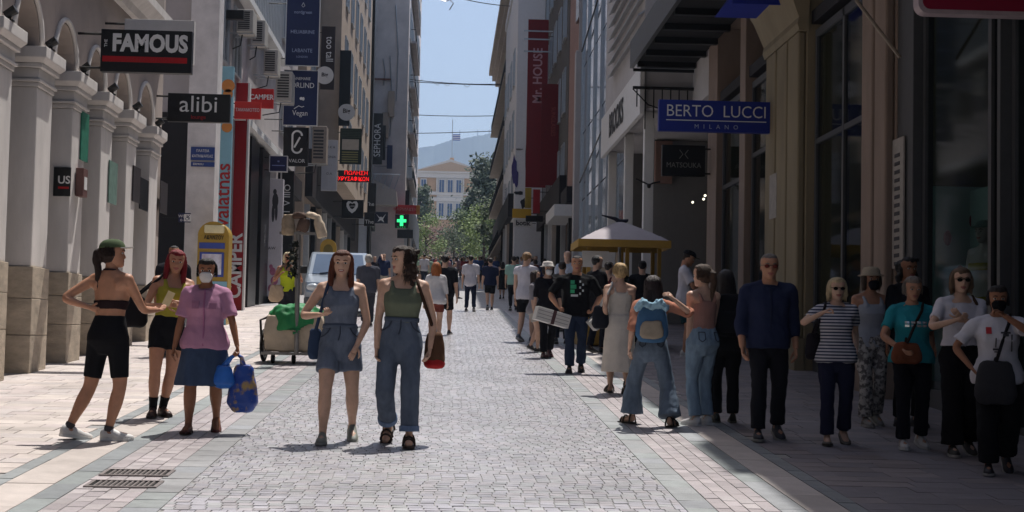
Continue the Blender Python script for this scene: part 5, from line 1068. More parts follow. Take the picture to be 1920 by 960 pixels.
def backpack(P, label, mc, size=(.28, .14, .38), z=.7, strap_c=None):
    H = P['H']; b = bag_thing(P, 'backpack', label, 'bag', None); c = P['tp'](0, .055+size[1]/H*.5, z); bb = soft_bag(b, c, size[0], size[1], size[2], cloth(mc), name='bag_body')
    soft_bag(b, c+Vector((0, size[1]*.45, -size[2]*.15)), size[0]*.75, size[1]*.5, size[2]*.5, cloth(strap_c or mc), name='pocket')
    for s in (-1, 1): strap(b, [c+Vector((s*size[0]*.3, -size[1]*.3, size[2]*.45)), P['tp'](s*.06, .03, .835), P['tp'](s*.062, -.02, .832), P['tp'](s*.07, -.06, .77), P['tp'](s*.085, -.04, .68), P['tp'](s*.085, .05, .62)], .012*H, cloth(strap_c or mc))
    return b
# ================================================================ the walkers, front left
BLK = '#17171b'; DEN = '#566883'
P = person('woman in olive cap, black cycling shorts and tied bandeau seen from behind', 175, 825, 452, face=158, head=(-60, -4, 0), hair='pony', hc='#2b1c17', hl=3.6, skin='tan', hip=(.13, .05), lean=(2, 0),
  feet=(('s', 205, 826, 95, 0), ('s', 128, 824, 120, 8)), hands=(('s', 296, 581, .35), ('s', 170, 577, .0)), pole=((.2, -.3, -1), (-1, -.1, -.25)), palm=((0, 0, 1), (0, 1, .2)), curl=(.35, .8),
  wear=(('bandeau', '#2a1d20', {'hem': .655, 'neck': .70}), ('strap_neck', '#2a1d20'), ('shorts', BLK, {'len': .42, 'rise': .625, 'hemr': .045, 'wr': .002, 'off': .006}), ('cap', '#4d5b42', {'vm': cloth('#d9d6cf')}), ('socks', '#4a474a', {'from': .94})), shoes=('sneaker', '#dcd9d6', '#e3e1de'))
P = person('red-haired woman in yellow top, black shorts and ankle boots taking a leaflet', 296, 781, 470, face=22, head=(-8, 4, 0), hair='long', hc='#7d1620', hl=3.6, skin='tan', lean=(3, 5), hip=(.07, 0),
  feet=(('s', 286, 782, 5, 0), ('s', 305, 780, 30, 0)), hands=(('s', 314, 572, -.25), ('s', 326, 566, -.2)), pole=((-1, .2, -.5), (1, .3, -.5)), curl=(.9, .7),
  wear=(('tank', '#a39a3c', {'hem': .6}), ('shorts', BLK, {'len': .24, 'rise': .63, 'off': .006, 'wr': .003}), ('socks', '#1b1a1c', {'from': .84})), shoes=('sneaker', '#43302c', '#2a201e'))
b = shoulder_bag(P, 'black shoulder bag hanging behind the red-haired woman', -1, (-.15, .05, .62), (.24, .14, .3), '#1c1a1d')
leaf = MB().box((-.035, -.002, -.07), (.035, .002, .07)).obj('leaflet', mat('leaflet_paper', '#d8c79a', .7)); leaf.location = PY(316, 560, G(296, 781).y-.32); leaf.rotation_euler = (.2, .4, .3); tag(leaf, 'small yellowish leaflet held between two women', 'leaflet')
P = person('woman in pink short-sleeved shirt, denim skirt and white face mask', 378, 810, 487, face=2, build=1.14, hair='crop', hc='#1d1716', skin='olive', head=(0, 2, 0),
  feet=((-.07, -.06, 0, -4, 0), (.07, .09, 0, 8, 26)), hands=(('s', 326, 655, -.05), ('s', 446, 655, -.1)), curl=(.4, 1.2), pole=((-.3, 1, 0), (.6, .8, 0)),
  wear=(('skirt', '#41506a', {'hem': .275, 'flare': .14, 'kind': 'denim'}), ('shirt', '#bb88a4', {'sleeve': .4, 'collar': 1, 'placket': '#a86c90', 'hem': .475, 'cuff': .043, 'off': .016}), ('mask', '#e3e0de')), shoes=('flat', '#5d2c28', '#3b1c19'))
chest_print(P, [(sg*.048, z_, w_, h_, cloth('#a87692')) for sg in (-1, 1) for z_, w_, h_ in ((.752, .045, .014), (.728, .04, .03))], sex='f', build=1.14, off=.02)
wr = to_world(P, P['wr'][1])
for nm, lab, off, sz, cm in (('plastic_bag', 'knotted bright blue plastic bag in the masked woman\'s hand', (-.11, -.03, -.26), (.17, .12, .2), mat('blue_plastic', '#2f6cc4', .35, .15, 6)), ('plastic_bag', 'long blue carrier bag with gold print hanging from the masked woman\'s hand', (.06, 0, -.36), (.22, .12, .42), mat('printed_plastic', '#27489a', .35, .2, 9, col2='#a98d55', fac=(.5, .62)))):
    t = thing(nm, lab, 'bag', wr+Vector(off)); soft_bag(t, (0, 0, 0), *sz, cm, sag=.5); strap(t, [(0, 0, sz[2]*.42), Vector((0, 0, sz[2]*.42)).lerp(-Vector(off), .5)+Vector((.01, 0, 0)), -Vector(off)+Vector((0, 0, -.06))], [.03, .018, .014], cm, 'handle')
P = person('smiling woman with long auburn hair in denim tank top and denim shorts', 632, 828, 468, face=4, hair='long', hc='#5d301f', hl=3.7, skin='light', head=(-4, 0, 2), smile=True,
  feet=((-.075, -.09, 0, -4, 0), (.075, .1, 0, 4, 24)), hands=(('s', 601, 590, -.22), ('s', 668, 650, -.12)), pole=((-.9, .5, -.6), (1, .5, 0)), palm=((.3, 0, 1), (-.2, 1, 0)), curl=(.9, .4),
  wear=(('tank', '#6c7484', {'hem': .6, 'neck': .79, 'kind': 'denim'}), ('shorts', '#687182', {'len': .31, 'hemr': .061, 'rise': .61, 'kind': 'denim', 'wr': .008, 'belt': '#5a6374'})), shoes=('sneaker', '#8a8c84', '#a9a8a2'))
b = shoulder_bag(P, 'small dark denim bag at the hip of the woman in denim shorts', -1, (-.125, .02, .5), (.12, .1, .26), '#34435e')
P = person('woman in olive tank top and rolled wide jeans looking aside', 748, 833, 458, face=-2, head=(-62, 2, 0), hair='curly', hc='#33231b', hl=2.6, skin='light', lean=(0, 2),
  feet=((-.06, .13, 0, -6, 32), (.055, -.1, 0, 3, 0)), hands=(('s', 706, 655, -.05), ('s', 806, 655, -.05)), pole=((-.6, .9, 0), (.7, .7, 0)), curl=(.5, .5),
  wear=(('tank', '#69705f', {'hem': .615, 'neck': .79}), ('jeans', '#5e6879', {'len': .93, 'hemr': .047, 'rise': .635, 'mn': [(0, .057), (.5, .048), (1, .046)], 'kind': 'denim', 'cuffs': 1, 'wr': .008, 'belt': '#525c6d'})), shoes=('sandal', '#2b1d17'))
b = shoulder_bag(P, 'brown shoulder bag with a red base beside the woman in rolled jeans', 1, (.165, .05, .47), (.17, .22, .3), '#5a3f2e', strap_c='#3c2a20', bottom='#a3282a')
# ================================================================ shaded pavement, front right
P = person('grey-haired man with glasses in navy shirt and black trousers', 1438, 823, 472, face=-3, sex='m', hair='short', hc='#6f6761', skin='tan', build=1.02, head=(0, 3, 0),
  feet=((-.06, -.07, 0, -5, 0), (.06, .05, 0, 5, 16)), hands=(('s', 1392, 652, -.08), ('s', 1492, 655, -.02)), pole=((-.3, 1, 0), (.3, 1, 0)),
  wear=(('trousers', '#1c1c22', {'hemr': .042}), ('shirt', '#262c47', {'sleeve': .78, 'collar': 1, 'hem': .49, 'cuff': .03, 'wr': .01, 'placket': '#20253c'}), ('glasses', '#6b2f2a')), shoes=('sneaker', '#35343a', '#98968f'))
P = person('blonde woman in sunglasses and striped top with navy trousers', 1566, 832, 517, face=-8, hair='bob', hc='#c7b18b', skin='light', build=1.04, head=(8, 0, 0),
  feet=((-.055, -.06, 0, -4, 0), (.055, .08, 0, 5, 22)), hands=(('s', 1545, 585, -.18), ('s', 1606, 655, 0)), pole=((-1, .4, -.6), (.3, 1, 0)), curl=(1, .5),
  wear=(('trousers', '#24263c', {'hemr': .046}), ('tee', '#c9c6cc', {'kind': 'stripe', 'sleeve': .3, 'hem': .49}), ('glasses', '#0d0c0e')), shoes=('flat', '#6a6259', '#3a352f'))
b = shoulder_bag(P, 'dark shoulder bag under the striped woman\'s arm', -1, (-.13, .05, .58), (.14, .2, .24), '#211c22')
P = person('woman in beige bucket hat, pale vest and patterned trousers', 1632, 798, 500, face=6, hair='bob', hc='#4a3b30', skin='tan',
  feet=((-.05, -.05, 0, -4, 0), (.05, .07, 0, 4, 20)), wear=(('trousers', '#6f6b6a', {'hemr': .05, 'kind': 'print'}), ('tank', '#a9adb8', {'hem': .5}), ('hat', '#b5a690'), ('mask', '#23232a')), shoes=('sneaker', '#8d8a86', '#b5b2ad'))
P = person('grey-haired woman in teal sequinned top and black trousers', 1708, 840, 515, face=-4, hair='crop', hc='#7b6f66', skin='tan', build=1.08, head=(4, 6, 0),
  feet=((-.06, -.06, 0, -4, 0), (.065, .06, 0, 6, 12)), hands=(('s', 1690, 655, -.2), ('s', 1748, 665, 0)), pole=((-1, .6, -.2), (.3, 1, 0)),
  wear=(('trousers', '#181820', {'hemr': .044}), ('tee', '#2d8d99', {'sleeve': .34, 'hem': .5, 'off': .016})), shoes=('sneaker', '#c7c2be', '#d5d2ce'))
chest_print(P, [(-.05+.034*i, .735-.02*j, .024, .013, mat('sequin', '#c9d4d8', .15, .1, metal=.7)) for i in range(4) for j in range(2)], sex='f', build=1.08)
b = shoulder_bag(P, 'tan leather bag slung across the woman in teal', -1, (-.06, -.125, .55), (.26, .1, .19), '#7a4630', cross=True, strap_c='#2b211f')
P = person('woman in sunglasses and white scoop top with wide black trousers', 1800, 853, 497, face=-6, hair='bob', hc='#67513d', skin='light', head=(2, 0, 0), build=1.05,
  feet=((-.05, -.05, 0, -4, 0), (.055, .07, 0, 4, 18)), hands=(('s', 1793, 600, -.28), ('s', 1802, 594, -.26)), pole=((-1, .5, -.7), (1, .5, -.7)), curl=(.8, .8), palm=((.6, 0, .6), (-.6, 0, .6)),
  wear=(('trousers', BLK, {'hemr': .062, 'mn': [(0, .06), (.5, .055), (1, .062)], 'rise': .63}), ('tee', '#d9d4dc', {'sleeve': .32, 'hem': .585, 'neck': .815}), ('glasses', '#0d0c0e')), shoes=('sneaker', '#4a4744', '#c4c1bc'))
b = shoulder_bag(P, 'brown strap bag of the woman in the white scoop top', 1, (.12, .06, .6), (.12, .16, .22), '#4c392e')
P = person('woman in black face mask and white tee printed with a face', 1868, 886, 530, face=-14, hair='crop', hc='#1c1516', skin='olive', build=1.1,
  feet=((-.05, -.09, 0, -4, 0), (.06, .11, 0, 4, 30)), hands=(('s', 1822, 690, -.05), ('s', 1880, 590, -.25)), pole=((-1, .5, -.3), (1, .4, -.5)), curl=(.6, 1.1),
  wear=(('trousers', BLK, {'hemr': .058, 'mn': [(0, .066), (.5, .06), (1, .055)]}), ('tee', '#d6d2da', {'sleeve': .4, 'hem': .48, 'off': .02, 'cuff': .045}), ('mask', '#141417')), shoes=('sneaker', '#26242c', '#a5a2a0'))
ikm = mat('ink_grey', '#3c3a40')
chest_print(P, [(.03, .755, .05, .008, ikm), (.03, .742, .03, .012, ikm), (-.012, .665, .045, .01, ikm), (-.012, .652, .03, .006, ikm), (-.055, .765, .028, .035, mat('red_print', '#b0222c')), (-.02, .7, .006, .05, ikm), (.062, .7, .006, .09, ikm)], sex='f', build=1.1, off=.022)
b = shoulder_bag(P, 'large slouchy dark grey bag across the woman in the printed tee', -1, (-.02, -.13, .48), (.3, .13, .34), '#3b3a3e', cross=True, strap_c='#232226')
P = person('dark-haired person in black half hidden behind the woman in teal', 1702, 800, 476, face=10, hair='curly', hc='#151214', hl=1.5, skin='olive', H=1.68, lod=1, wear=(('trousers', BLK), ('tee', '#1d1c22', {'sleeve': .5})), shoes=('sneaker', '#1d1c20', '#39383a'))
# ================================================================ middle right
P = person('dark-haired woman in flared jeans and knotted salmon shirt seen from behind', 1218, 798, 512, face=172, head=(-20, 0, 0), hair='long', hc='#2a1a1a', hl=3.2, skin='light',
  feet=(('s', 1257, 801, 150, 0), ('s', 1182, 794, 215, 0)), hands=(('s', 1262, 560, -.2), ('s', 1180, 655, 0)), pole=((1, -.2, -.6), (-.2, -1, 0)),
  wear=(('jeans', '#6c7a8b', {'mn': [(0, .06), (.35, .052), (.6, .056), (1, .085)], 'rise': .63, 'len': .95, 'kind': 'denim'}), ('shirt', '#bd8069', {'sleeve': .55, 'hem': .6, 'cuff': .038})), shoes=('sandal', '#231a16'))
backpack(P, 'blue and cream backpack on the woman in flared jeans', '#4a6f94', (.3, .16, .36), .68, '#a89a88')
sfb = thing('scarf', 'pale blue scarf rolled on top of the blue backpack', 'scarf', to_world(P, P['tp'](0, .15, .79)), R(172)); q = MB(); q.tube([(-.15, 0, -.02), (-.08, .03, .04), (0, -.01, .01), (.09, .03, .05), (.16, 0, -.03)], [.035, .05, .04, .05, .03], 10); fused(q, 'scarf_roll', cloth('#9fc3d6'), sfb, .011, 1, wr=.02, ws=18)
P = person('blonde woman with a bun in a long cream dress walking away', 1160, 738, 492, face=186, hair='bun', hc='#c5a678', skin='light', lod=0, feet=((-.04, .13, 0, 0, 38), (.05, -.09, 0, 0, 0)), head=(0, 0, 0),
  hands=(('s', 1178, 640, .1), ('s', 1138, 600, .0)), wear=(('dress', '#d9cfc3', {'hem': .17, 'flare': .1, 'neck': .775}),), shoes=('sandal', '#2b1f1a'))
b = shoulder_bag(P, 'dark bag on a white strap beside the cream dress', 1, (.16, .03, .58), (.2, .12, .28), '#25262e', strap_c='#dcd8d4')
P = person('woman in pale jeans and pink vest turned away with a dark ponytail', 1312, 797, 495, face=-152, hair='pony', hc='#4b382b', hl=2.4, skin='light', head=(25, 0, 0),
  feet=((-.05, 0, 0, 0, 0), (.055, .02, 0, 6, 0)), hands=(('s', 1332, 655, .1), ('s', 1290, 655, -.05)), wear=(('jeans', '#8a9fb2', {'hemr': .045, 'kind': 'denim', 'rise': .62}), ('tank', '#a97f74', {'hem': .6})), shoes=('sneaker', '#d5d2d0', '#dddad7'))
P = person('figure in black with a black backpack standing beside the woman in pale jeans', 1358, 792, 505, face=178, hair='long', hc='#18151a', hl=2.5, skin='tan', lod=1, wear=(('trousers', BLK, {'hemr': .04}), ('tee', '#19191e', {'sleeve': .5})), shoes=('sneaker', '#2a2a22', '#5a584c'))
backpack(P, 'black backpack on the figure in black', '#131318', (.3, .18, .42), .7)
P = person('man in black cap and white tee looking down by the shop', 1285, 668, 467, face=78, sex='m', head=(0, 22, 0), hair='short', hc='#2a211d', skin='tan', build=1.1, lod=1, hands=(('s', 1312, 548, -.1), ('s', 1316, 545, .15)), pole=((0, -1, -.6), (0, 1, -.6)),
  wear=(('shorts', '#1a3a40', {'len': .42, 'hemr': .07}), ('tee', '#cfccd6', {'sleeve': .42, 'cuff': .05, 'hem': .48}), ('cap', '#15151a')), shoes=('sneaker', '#cfccc8', '#dddbd8'))
P = person('man in black tee with green print carrying white boxes', 1078, 698, 478, face=-4, sex='m', hair='short', hc='#2a201c', skin='tan', build=1.08, feet=((-.05, -.08, 0, -3, 0), (.05, .06, 0, 3, 18)), hands=(('s', 1046, 575, -.18), ('s', 1112, 580, -.15)), pole=((-1, .6, -.2), (1, .6, -.2)), curl=(1.2, 1.2), lod=0,
  wear=(('trousers', '#303a50', {'hemr': .046, 'kind': 'denim'}), ('tee', '#141417', {'sleeve': .45, 'hem': .48, 'cuff': .044, 'off': .018})), shoes=('sneaker', '#1f1e20', '#4b4946'))
gpn = mat('green_print', '#3aa676'); wpn = mat('pale_print', '#c9cdd0')
chest_print(P, [(-.035, .775, .035, .03, gpn), (-.028, .735, .05, .035, gpn), (-.035, .695, .036, .03, gpn), (-.018, .66, .06, .018, wpn)]+[(.03+.024*(j % 2), .78-.026*j, .014, .018, wpn) for j in range(5)], build=1.08, off=.02)
m_boxw = mat('white_carton', '#cfccc8', .6, .06)
def carton(label, p0, p1, Y, th):
    a, c = PY(*p0, Y), PY(*p1, Y); L_ = (c-a).length; t = thing('carton', label, 'box', (a+c)/2); t.rotation_euler = (0, -math.atan2(c.z-a.z, c.x-a.x), R(8))
    boxo('box', (-L_/2, -.12, -th/2), (L_/2, .12, th/2), m_boxw, t, bevel=.006); boxo('tape', (-.02, -.123, -th/2-.003), (.03, .123, th/2+.003), mat('dark_tape', '#4c2f33', .5), t)
    for z in (-.25, 0, .25): boxo('printed_line', (-L_/2+.02, -.1225, z*th-.004), (L_/2-.02, -.1205, z*th+.004), mat('grey_line', '#8d8a8a', .6), t)
Yb = G(1078, 698).y
carton('white carton tilted down in the hand of the man with green print', (1003, 586), (1066, 604), Yb-.2, .19); carton('white carton tilted up beside the cream dress', (1108, 612), (1158, 568), Yb-.2, .17)
P = person('person in white sun hat and white mask wearing black', 1024, 670, 490, face=12, hair='bob', hc='#2a1f1c', skin='light', lod=1, feet=((-.05, -.08, 0, 0, 0), (.05, .08, 0, 0, 22)), wear=(('trousers', BLK, {'hemr': .045}), ('tee', '#1d1b21', {'sleeve': .5}), ('hat', '#d3ccc6'), ('mask', '#d6d3d2')), shoes=('sneaker', '#4a2022', '#2a2422'))
P = person('young woman with long dark hair in grey top and beige shorts', 1002, 660, 506, face=70, hair='long', hc='#33241f', hl=2.6, skin='light', lod=1, feet=((-.05, -.06, 0, 0, 0), (.05, .08, 0, 0, 20)), wear=(('shorts', '#b5aca4', {'len': .3, 'hemr': .066}), ('tee', '#8f8b90', {'sleeve': .5})), shoes=('sneaker', '#3a3634', '#c9c6c2'))
P = person('fair-haired man in white vest and black shorts among the stall crowd', 985, 641, 472, face=150, sex='m', hair='short', hc='#8a6b48', skin='light', lod=1, feet=((-.05, -.06, 0, 0, 0), (.05, .07, 0, 0, 18)), wear=(('shorts', BLK, {'len': .4, 'hemr': .062}), ('tee', '#c9c5cc', {'sleeve': .15})), shoes=('sneaker', '#6d7078', '#b5b2ae'))
for lab, px, py, tp_, kw in (
  ('man in grey tee with his back turned near the stall', 1052, 645, 490, dict(face=170, sex='m', hc='#241b18', wear=(('trousers', '#23242c'), ('tee', '#55534f', {})))),
  ('bald man in pale blue tee behind the man in grey', 1062, 622, 470, dict(face=160, sex='m', hair='none', wear=(('trousers', '#2a2b33'), ('tee', '#bcc4d2', {})))),
  ('tall dark-haired man in black by the yellow stall post', 1118, 662, 478, dict(face=120, sex='m', hc='#181414', wear=(('trousers', '#1d1e26'), ('tee', '#18171b', {})))),
  ('bare-armed man in maroon vest behind the cartons', 1140, 655, 490, dict(face=140, sex='m', hc='#2b211d', wear=(('trousers', '#23263a'), ('tank', '#5b2730', {'hem': .5})))),
  ('person in dark green top with their back to the stall', 1165, 650, 494, dict(face=190, hc='#1d1715', hair='crop', wear=(('trousers', '#1b1d26'), ('tee', '#2a332c', {})))),
  ('person in black behind the woman with the bun', 1202, 655, 488, dict(face=175, sex='m', hc='#141113', wear=(('trousers', BLK), ('tee', '#1b1a1f', {})))),
  ('man in dark shirt standing in the arcade shade', 320, 668, 462, dict(face=10, sex='m', hc='#1a1514', skin='olive', wear=(('trousers', BLK), ('tee', '#242228', {}))))):
    person(lab, px, py, tp_, lod=1, shoes=('sneaker', '#2c2a2c', '#6a6865'), feet=((-.055, -.04, 0, -4, 0), (.055, .05, 0, 5, 12)), **kw)
# ================================================================ the middle distance
wk = ((-.045, -.11, 0, 0, 0), (.045, .12, 0, 0, 32)); st = ((-.05, -.03, 0, -4, 0), (.05, .05, 0, 4, 14))
for lab, px, py, tp_, kw in (
  ('man in white tee and navy trousers walking away mid-street', 881, 584, 478, dict(face=172, sex='m', hc='#201917', feet=((-.08, .1, 0, 0, 20), (.08, -.1, 0, 0, 0)), wear=(('trousers', '#23283c', {'hemr': .038}), ('tee', '#cdc9d0', {'hem': .44})))),
  ('man in navy polo and black shorts walking away', 918, 581, 483, dict(face=180, sex='m', hc='#1d1715', feet=wk, build=1.12, wear=(('shorts', BLK, {'len': .42}), ('tee', '#222842', {})))),
  ('man in mint green tee and dark trousers walking away', 962, 582, 480, dict(face=176, sex='m', hc='#201a17', feet=st, build=1.12, wear=(('trousers', '#26282e'), ('tee', '#9fc4b8', {})))),
  ('woman in a black dress walking among the men ahead', 941, 560, 490, dict(face=180, hair='long', hc='#1f1715', feet=wk, wear=(('dress', '#19181c', {'hem': .25}),))),
  ('man in black tee and black shorts striding away behind the woman in olive', 832, 628, 477, dict(face=168, sex='m', hc='#1a1413', feet=wk, build=1.1, wear=(('shorts', '#16161a', {'len': .42}), ('tee', '#1a1b21', {})))),
  ('person in pale tee and jeans stepping sideways up the street', 851, 560, 490, dict(face=110, hc='#2b211c', feet=wk, wear=(('jeans', '#4a5a74', {'kind': 'denim'}), ('tee', '#b9bcc4', {})))),
  ('ginger-haired woman in white shirt behind the woman in olive', 815, 640, 492, dict(face=178, hair='long', hc='#9c5a2c', hl=2.2, feet=st, wear=(('shorts', '#7b3f36', {'len': .3}), ('shirt', '#d8d5d6', {'sleeve': .6, 'wide': .02})))),
  ('grey-haired man in dark grey tee walking away past the van', 688, 612, 478, dict(face=185, sex='m', hair='crop', hc='#9a948d', feet=st, build=1.12, wear=(('trousers', '#3a3c44'), ('tee', '#4a4c56', {})))),
  ('man in navy tee and beige shorts raising a hand to his face', 718, 555, 475, dict(face=10, sex='m', hc='#33251d', feet=st, wear=(('shorts', '#b5aa9c', {'len': .4}), ('tee', '#2a3350', {})), hands=((-.05, -.1, .88), (.15, -.03, .47)))),
  ('person in dark clothes between the van and the shops', 701, 548, 480, dict(face=0, hc='#1d1715', feet=st, wear=(('trousers', BLK), ('tee', '#2b2a33', {})))),
  ('blonde woman in sunglasses and lime top standing behind the cart', 536, 628, 473, dict(face=12, hair='bob', hc='#d3c19b', skin='olive', feet=st, wear=(('trousers', '#2a2a30'), ('tank', '#b9c62c', {'hem': .52}), ('glasses', '#1c1011')), hands=((-.1, -.13, .72), (.12, -.1, .7)))),
  ('person with auburn hair in dark top beyond the lime top', 655, 560, 480, dict(face=185, hair='bob', hc='#4a241c', feet=st, wear=(('trousers', BLK), ('tee', '#33262b', {})))),
  ('man in white shirt far behind the mint tee', 985, 548, 484, dict(face=180, sex='m', hc='#1d1715', feet=wk, wear=(('trousers', '#2a2d38'), ('tee', '#c3c0c6', {})))),
  ('woman in rust top far behind the stall crowd', 1003, 552, 486, dict(face=185, hair='bob', hc='#2f221c', feet=wk, wear=(('trousers', '#23252d'), ('tee', '#7a4636', {})))),
  ('person in navy walking beside the right-hand shops', 1020, 556, 484, dict(face=175, sex='m', hc='#1d1715', feet=wk, wear=(('trousers', '#1e1f26'), ('tee', '#2c3350', {}))))):
    person(lab, px, py, tp_, lod=1 if py > 600 else 2, shoes=('sneaker', '#35333a', '#b0ada9'), **kw)
b = thing('tote_bag', 'beige woven bag beside the blonde woman in lime', 'bag', PY(519, 550, G(545, 628).y-.1)); soft_bag(b, (0, 0, 0), .3, .14, .34, cloth('#b59f86')); strap(b, [(-.1, 0, .18), (.05, 0, .5), (.2, .05, .6)], .012, cloth('#8d7a66'))
# the far crowd: a few figures, repeated
CROWD = []
for lab, kw in (('white top', dict(sex='m', wear=(('trousers', '#2a2d38'), ('tee', '#c9c6cb', {})))), ('black top', dict(wear=(('trousers', '#1b1c22'), ('tee', '#1d1c21', {})), hair='long')), ('blue top', dict(sex='m', wear=(('trousers', '#33363f'), ('tee', '#3f5686', {})))), ('red top', dict(wear=(('jeans', '#44546c'), ('tee', '#8e2f33', {})), hair='bob')),
                ('pale green top', dict(sex='m', wear=(('shorts', '#4a463f', {'len': .4}), ('tee', '#9ab59f', {})))), ('beige dress', dict(hair='bun', wear=(('dress', '#b7a892', {'hem': .25}),))), ('grey top and sun hat', dict(wear=(('trousers', '#2c2b30'), ('tee', '#807d82', {}), ('hat', '#c9c0b0')), hair='bob')), ('dark navy clothes', dict(sex='m', wear=(('trousers', '#1d2030'), ('tee', '#23293f', {})))), ('pink top', dict(hair='long', wear=(('jeans', '#3d4a60'), ('tee', '#b98a90', {}))))):
    CROWD.append((lab, person('far-off pedestrian in '+lab+' amid the crowd by the trees', 0, 0, H=random.uniform(1.62, 1.8), face=random.choice((0, 175, 180, 185)), lod=2, feet=random.choice((wk, st)), loc=(0, 0, 0), hc=random.choice(('#1d1715', '#33251d', '#4a382b', '#8a7050')), shoes=('sneaker', '#35333a', '#b0ada9'), group='far-off pedestrians in '+lab, **kw)['t']))
# ================================================================ cart, van, stall, machines, window figures
t = thing('vendor_cart', 'street vendor\'s cart with green tarpaulin, pole and hanging bags', 'cart', G(556, 680)); t.rotation_euler = (math.atan(SL), 0, R(-4)); 
m_canvas = mat('canvas_cream', '#b8a893', .85, .15, 5, .2, 60); m_tarp = mat('green_tarpaulin', '#1f7a44', .6, .2, 4, .15, 30); m_steel = mat('grey_steel', '#7c7a78', .4, .15, 10, metal=.6); m_rub = mat('rubber', '#161515', .8)
bx_ = MB(); bx_.rings([[(-.42+d, -.3+d, z), (.42-d, -.3+d, z), (.42-d, .34-d, z), (-.42+d, .34-d, z)] for d, z in ((.04, .16), (0, .2), (-.02, .45), (.0, .62), (.02, .7))]); fused(bx_, 'cart_body', m_canvas, t, .018, 2, wr=.018, ws=5)
tp_ = MB(); rs = []
for z, a, b_, k in ((.5, .47, .4, .10), (.6, .46, .39, .05), (.72, .42, .36, .02), (.82, .3, .28, 0), (.86, .1, .1, 0)): rs.append([(a*math.cos(q)*(1+k*math.sin(5*q))*1.02, .02+b_*math.sin(q)*(1+k*math.sin(4*q+1)), z+k*.9*math.sin(6*q+1.3)) for q in [2*math.pi*i/40 for i in range(40)]])
tp_.rings(rs); fused(tp_, 'tarpaulin', m_tarp, t, .015, 2, wr=.03, ws=5)
fr = MB(); fr.box((-.46, -.34, .13), (.46, -.3, .17)); fr.box((-.46, .36, .13), (.46, .4, .17)); fr.box((-.46, -.3, .135), (-.42, .36, .165)); fr.box((.42, -.3, .135), (.46, .36, .165)); fr.obj('chassis', m_steel, t)
def wheel(par, c, r, w_, ax='x', name='wheel', hub=m_steel, spokes=8):
    n = 28; b = MB(); c = Vector(c); U = Vector((0, 1, 0)) if ax == 'x' else Vector((1, 0, 0)); A = Vector((1, 0, 0)) if ax == 'x' else Vector((0, 1, 0)); Z = Vector((0, 0, 1))
    rs = []
    for i in range(n): q = 2*math.pi*i/n; d = U*math.cos(q)+Z*math.sin(q); rs.append([c+d*(r-w_/2+w_/2*math.cos(p))+A*(w_/2*math.sin(p)) for p in [2*math.pi*k/8 for k in range(8)]])
    b.rings(rs, close=True); o = b.obj(name, m_rub, par, smooth=True); s = MB()
    for i in range(spokes): q = 2*math.pi*i/spokes; d = U*math.cos(q)+Z*math.sin(q); s.tube([c, c+d*(r-w_)], .008 if r < .3 else .02, 5)
    s.tube([c-A*w_*.6, c+A*w_*.6], r*.18, 10); s.obj('spokes', hub, o); return o
for x in (-.5, .5): wheel(t, (x, .1, .24), .24, .05)
for x in (-.3, .0): wheel(t, (x, -.25, .075), .075, .05)
MB().tube([(.05, -.33, .15), (.05, -.33, 1.95)], .035, 10).obj('pole', m_steel, t); MB().tube([(-.48, -.2, .3), (-.5, -.2, .62), (-.4, -.2, .66)], .018, 8).obj('push_handle', m_black, t)
tb_ = boxo('top_rack', (-.22, -.36, 1.86), (.36, -.3, 1.9), m_steel, t); m_str = mat('straw', '#9d8b75', .9, .25, 12, .4, 60); m_str2 = mat('cream_straw', '#c7b59f', .9, .2, 12, .4, 60); m_brn = mat('brown_felt', '#5d4a40', .9, .2, 8)
for k, (x, z, w_, h_, mm, rr) in enumerate(((-.1, 2.0, .2, .3, m_str, 0), (.12, 2.0, .18, .2, m_brn, .3), (.36, 1.97, .16, .3, m_str2, -.25), (.06, 2.13, .22, .1, m_brn, 0), (.26, 2.13, .24, .09, m_str2, .3))):
    hb_ = MB(); hb_.rings([[Matrix.Rotation(rr, 3, 'Y') @ Vector((w_/2*s*math.cos(q), .1*s*math.sin(q), zz*h_)) for q in [2*math.pi*i/14 for i in range(14)]] for zz, s in ((-.5, .9), (-.2, 1), (.2, .95), (.5, .7))]); o = fused(hb_, 'hanging_bag', mm, t, .016, 1, wr=.012, ws=9); o.location = (x, -.34, z)
lf_ = MB()
for i in range(90): p = Vector((.0+random.gauss(0, .04), -.36+random.gauss(0, .03), random.uniform(1.25, 1.75))); u = Vector((random.gauss(0, 1), random.gauss(0, 1), random.gauss(0, 1))).normalized()*.045; v = u.orthogonal().normalized()*.025; lf_.add([p+u, p+v, p-u, p-v], [(0, 1, 2, 3)])
lf_.obj('dark_garland', mat('garland', '#252a22', .8, .3), t, kind='stuff')
# --- van
van = thing('parked_van', 'silver-blue van facing down the street behind the cart', 'van', (PY(634, 500, 39).x, 39, gz(39))); van.rotation_euler = (math.atan(SL), 0, R(3))
m_body = mat('silver_blue_paint', '#8c97a3', .28, .04, 3, metal=.35, coat=.6); m_vg = mat('windscreen', '#66788e', .06, .12, .8, spec=.9, metal=.3)
prof_ = [(0, .28), (-.02, .62), (.12, .88), (.95, 1.05), (1.55, 1.6), (1.75, 1.66), (3.9, 1.66), (4.1, 1.5), (4.2, .9), (4.2, .28)]
vb = MB(); rs = []
for x, ins in ((-.86, .06), (-.84, .02), (-.8, 0), (.8, 0), (.84, .02), (.86, .06)):
    cx_ = 2.1; cz_ = .95; rs.append([((x*(1-.11*max(0, z-1.0)/.66)), cx_+(y-cx_)*(1-ins), cz_+(z-cz_)*(1-ins)) for y, z in prof_])
vb.rings(rs); bo = vb.obj('body', m_body, van, bevel=.03)
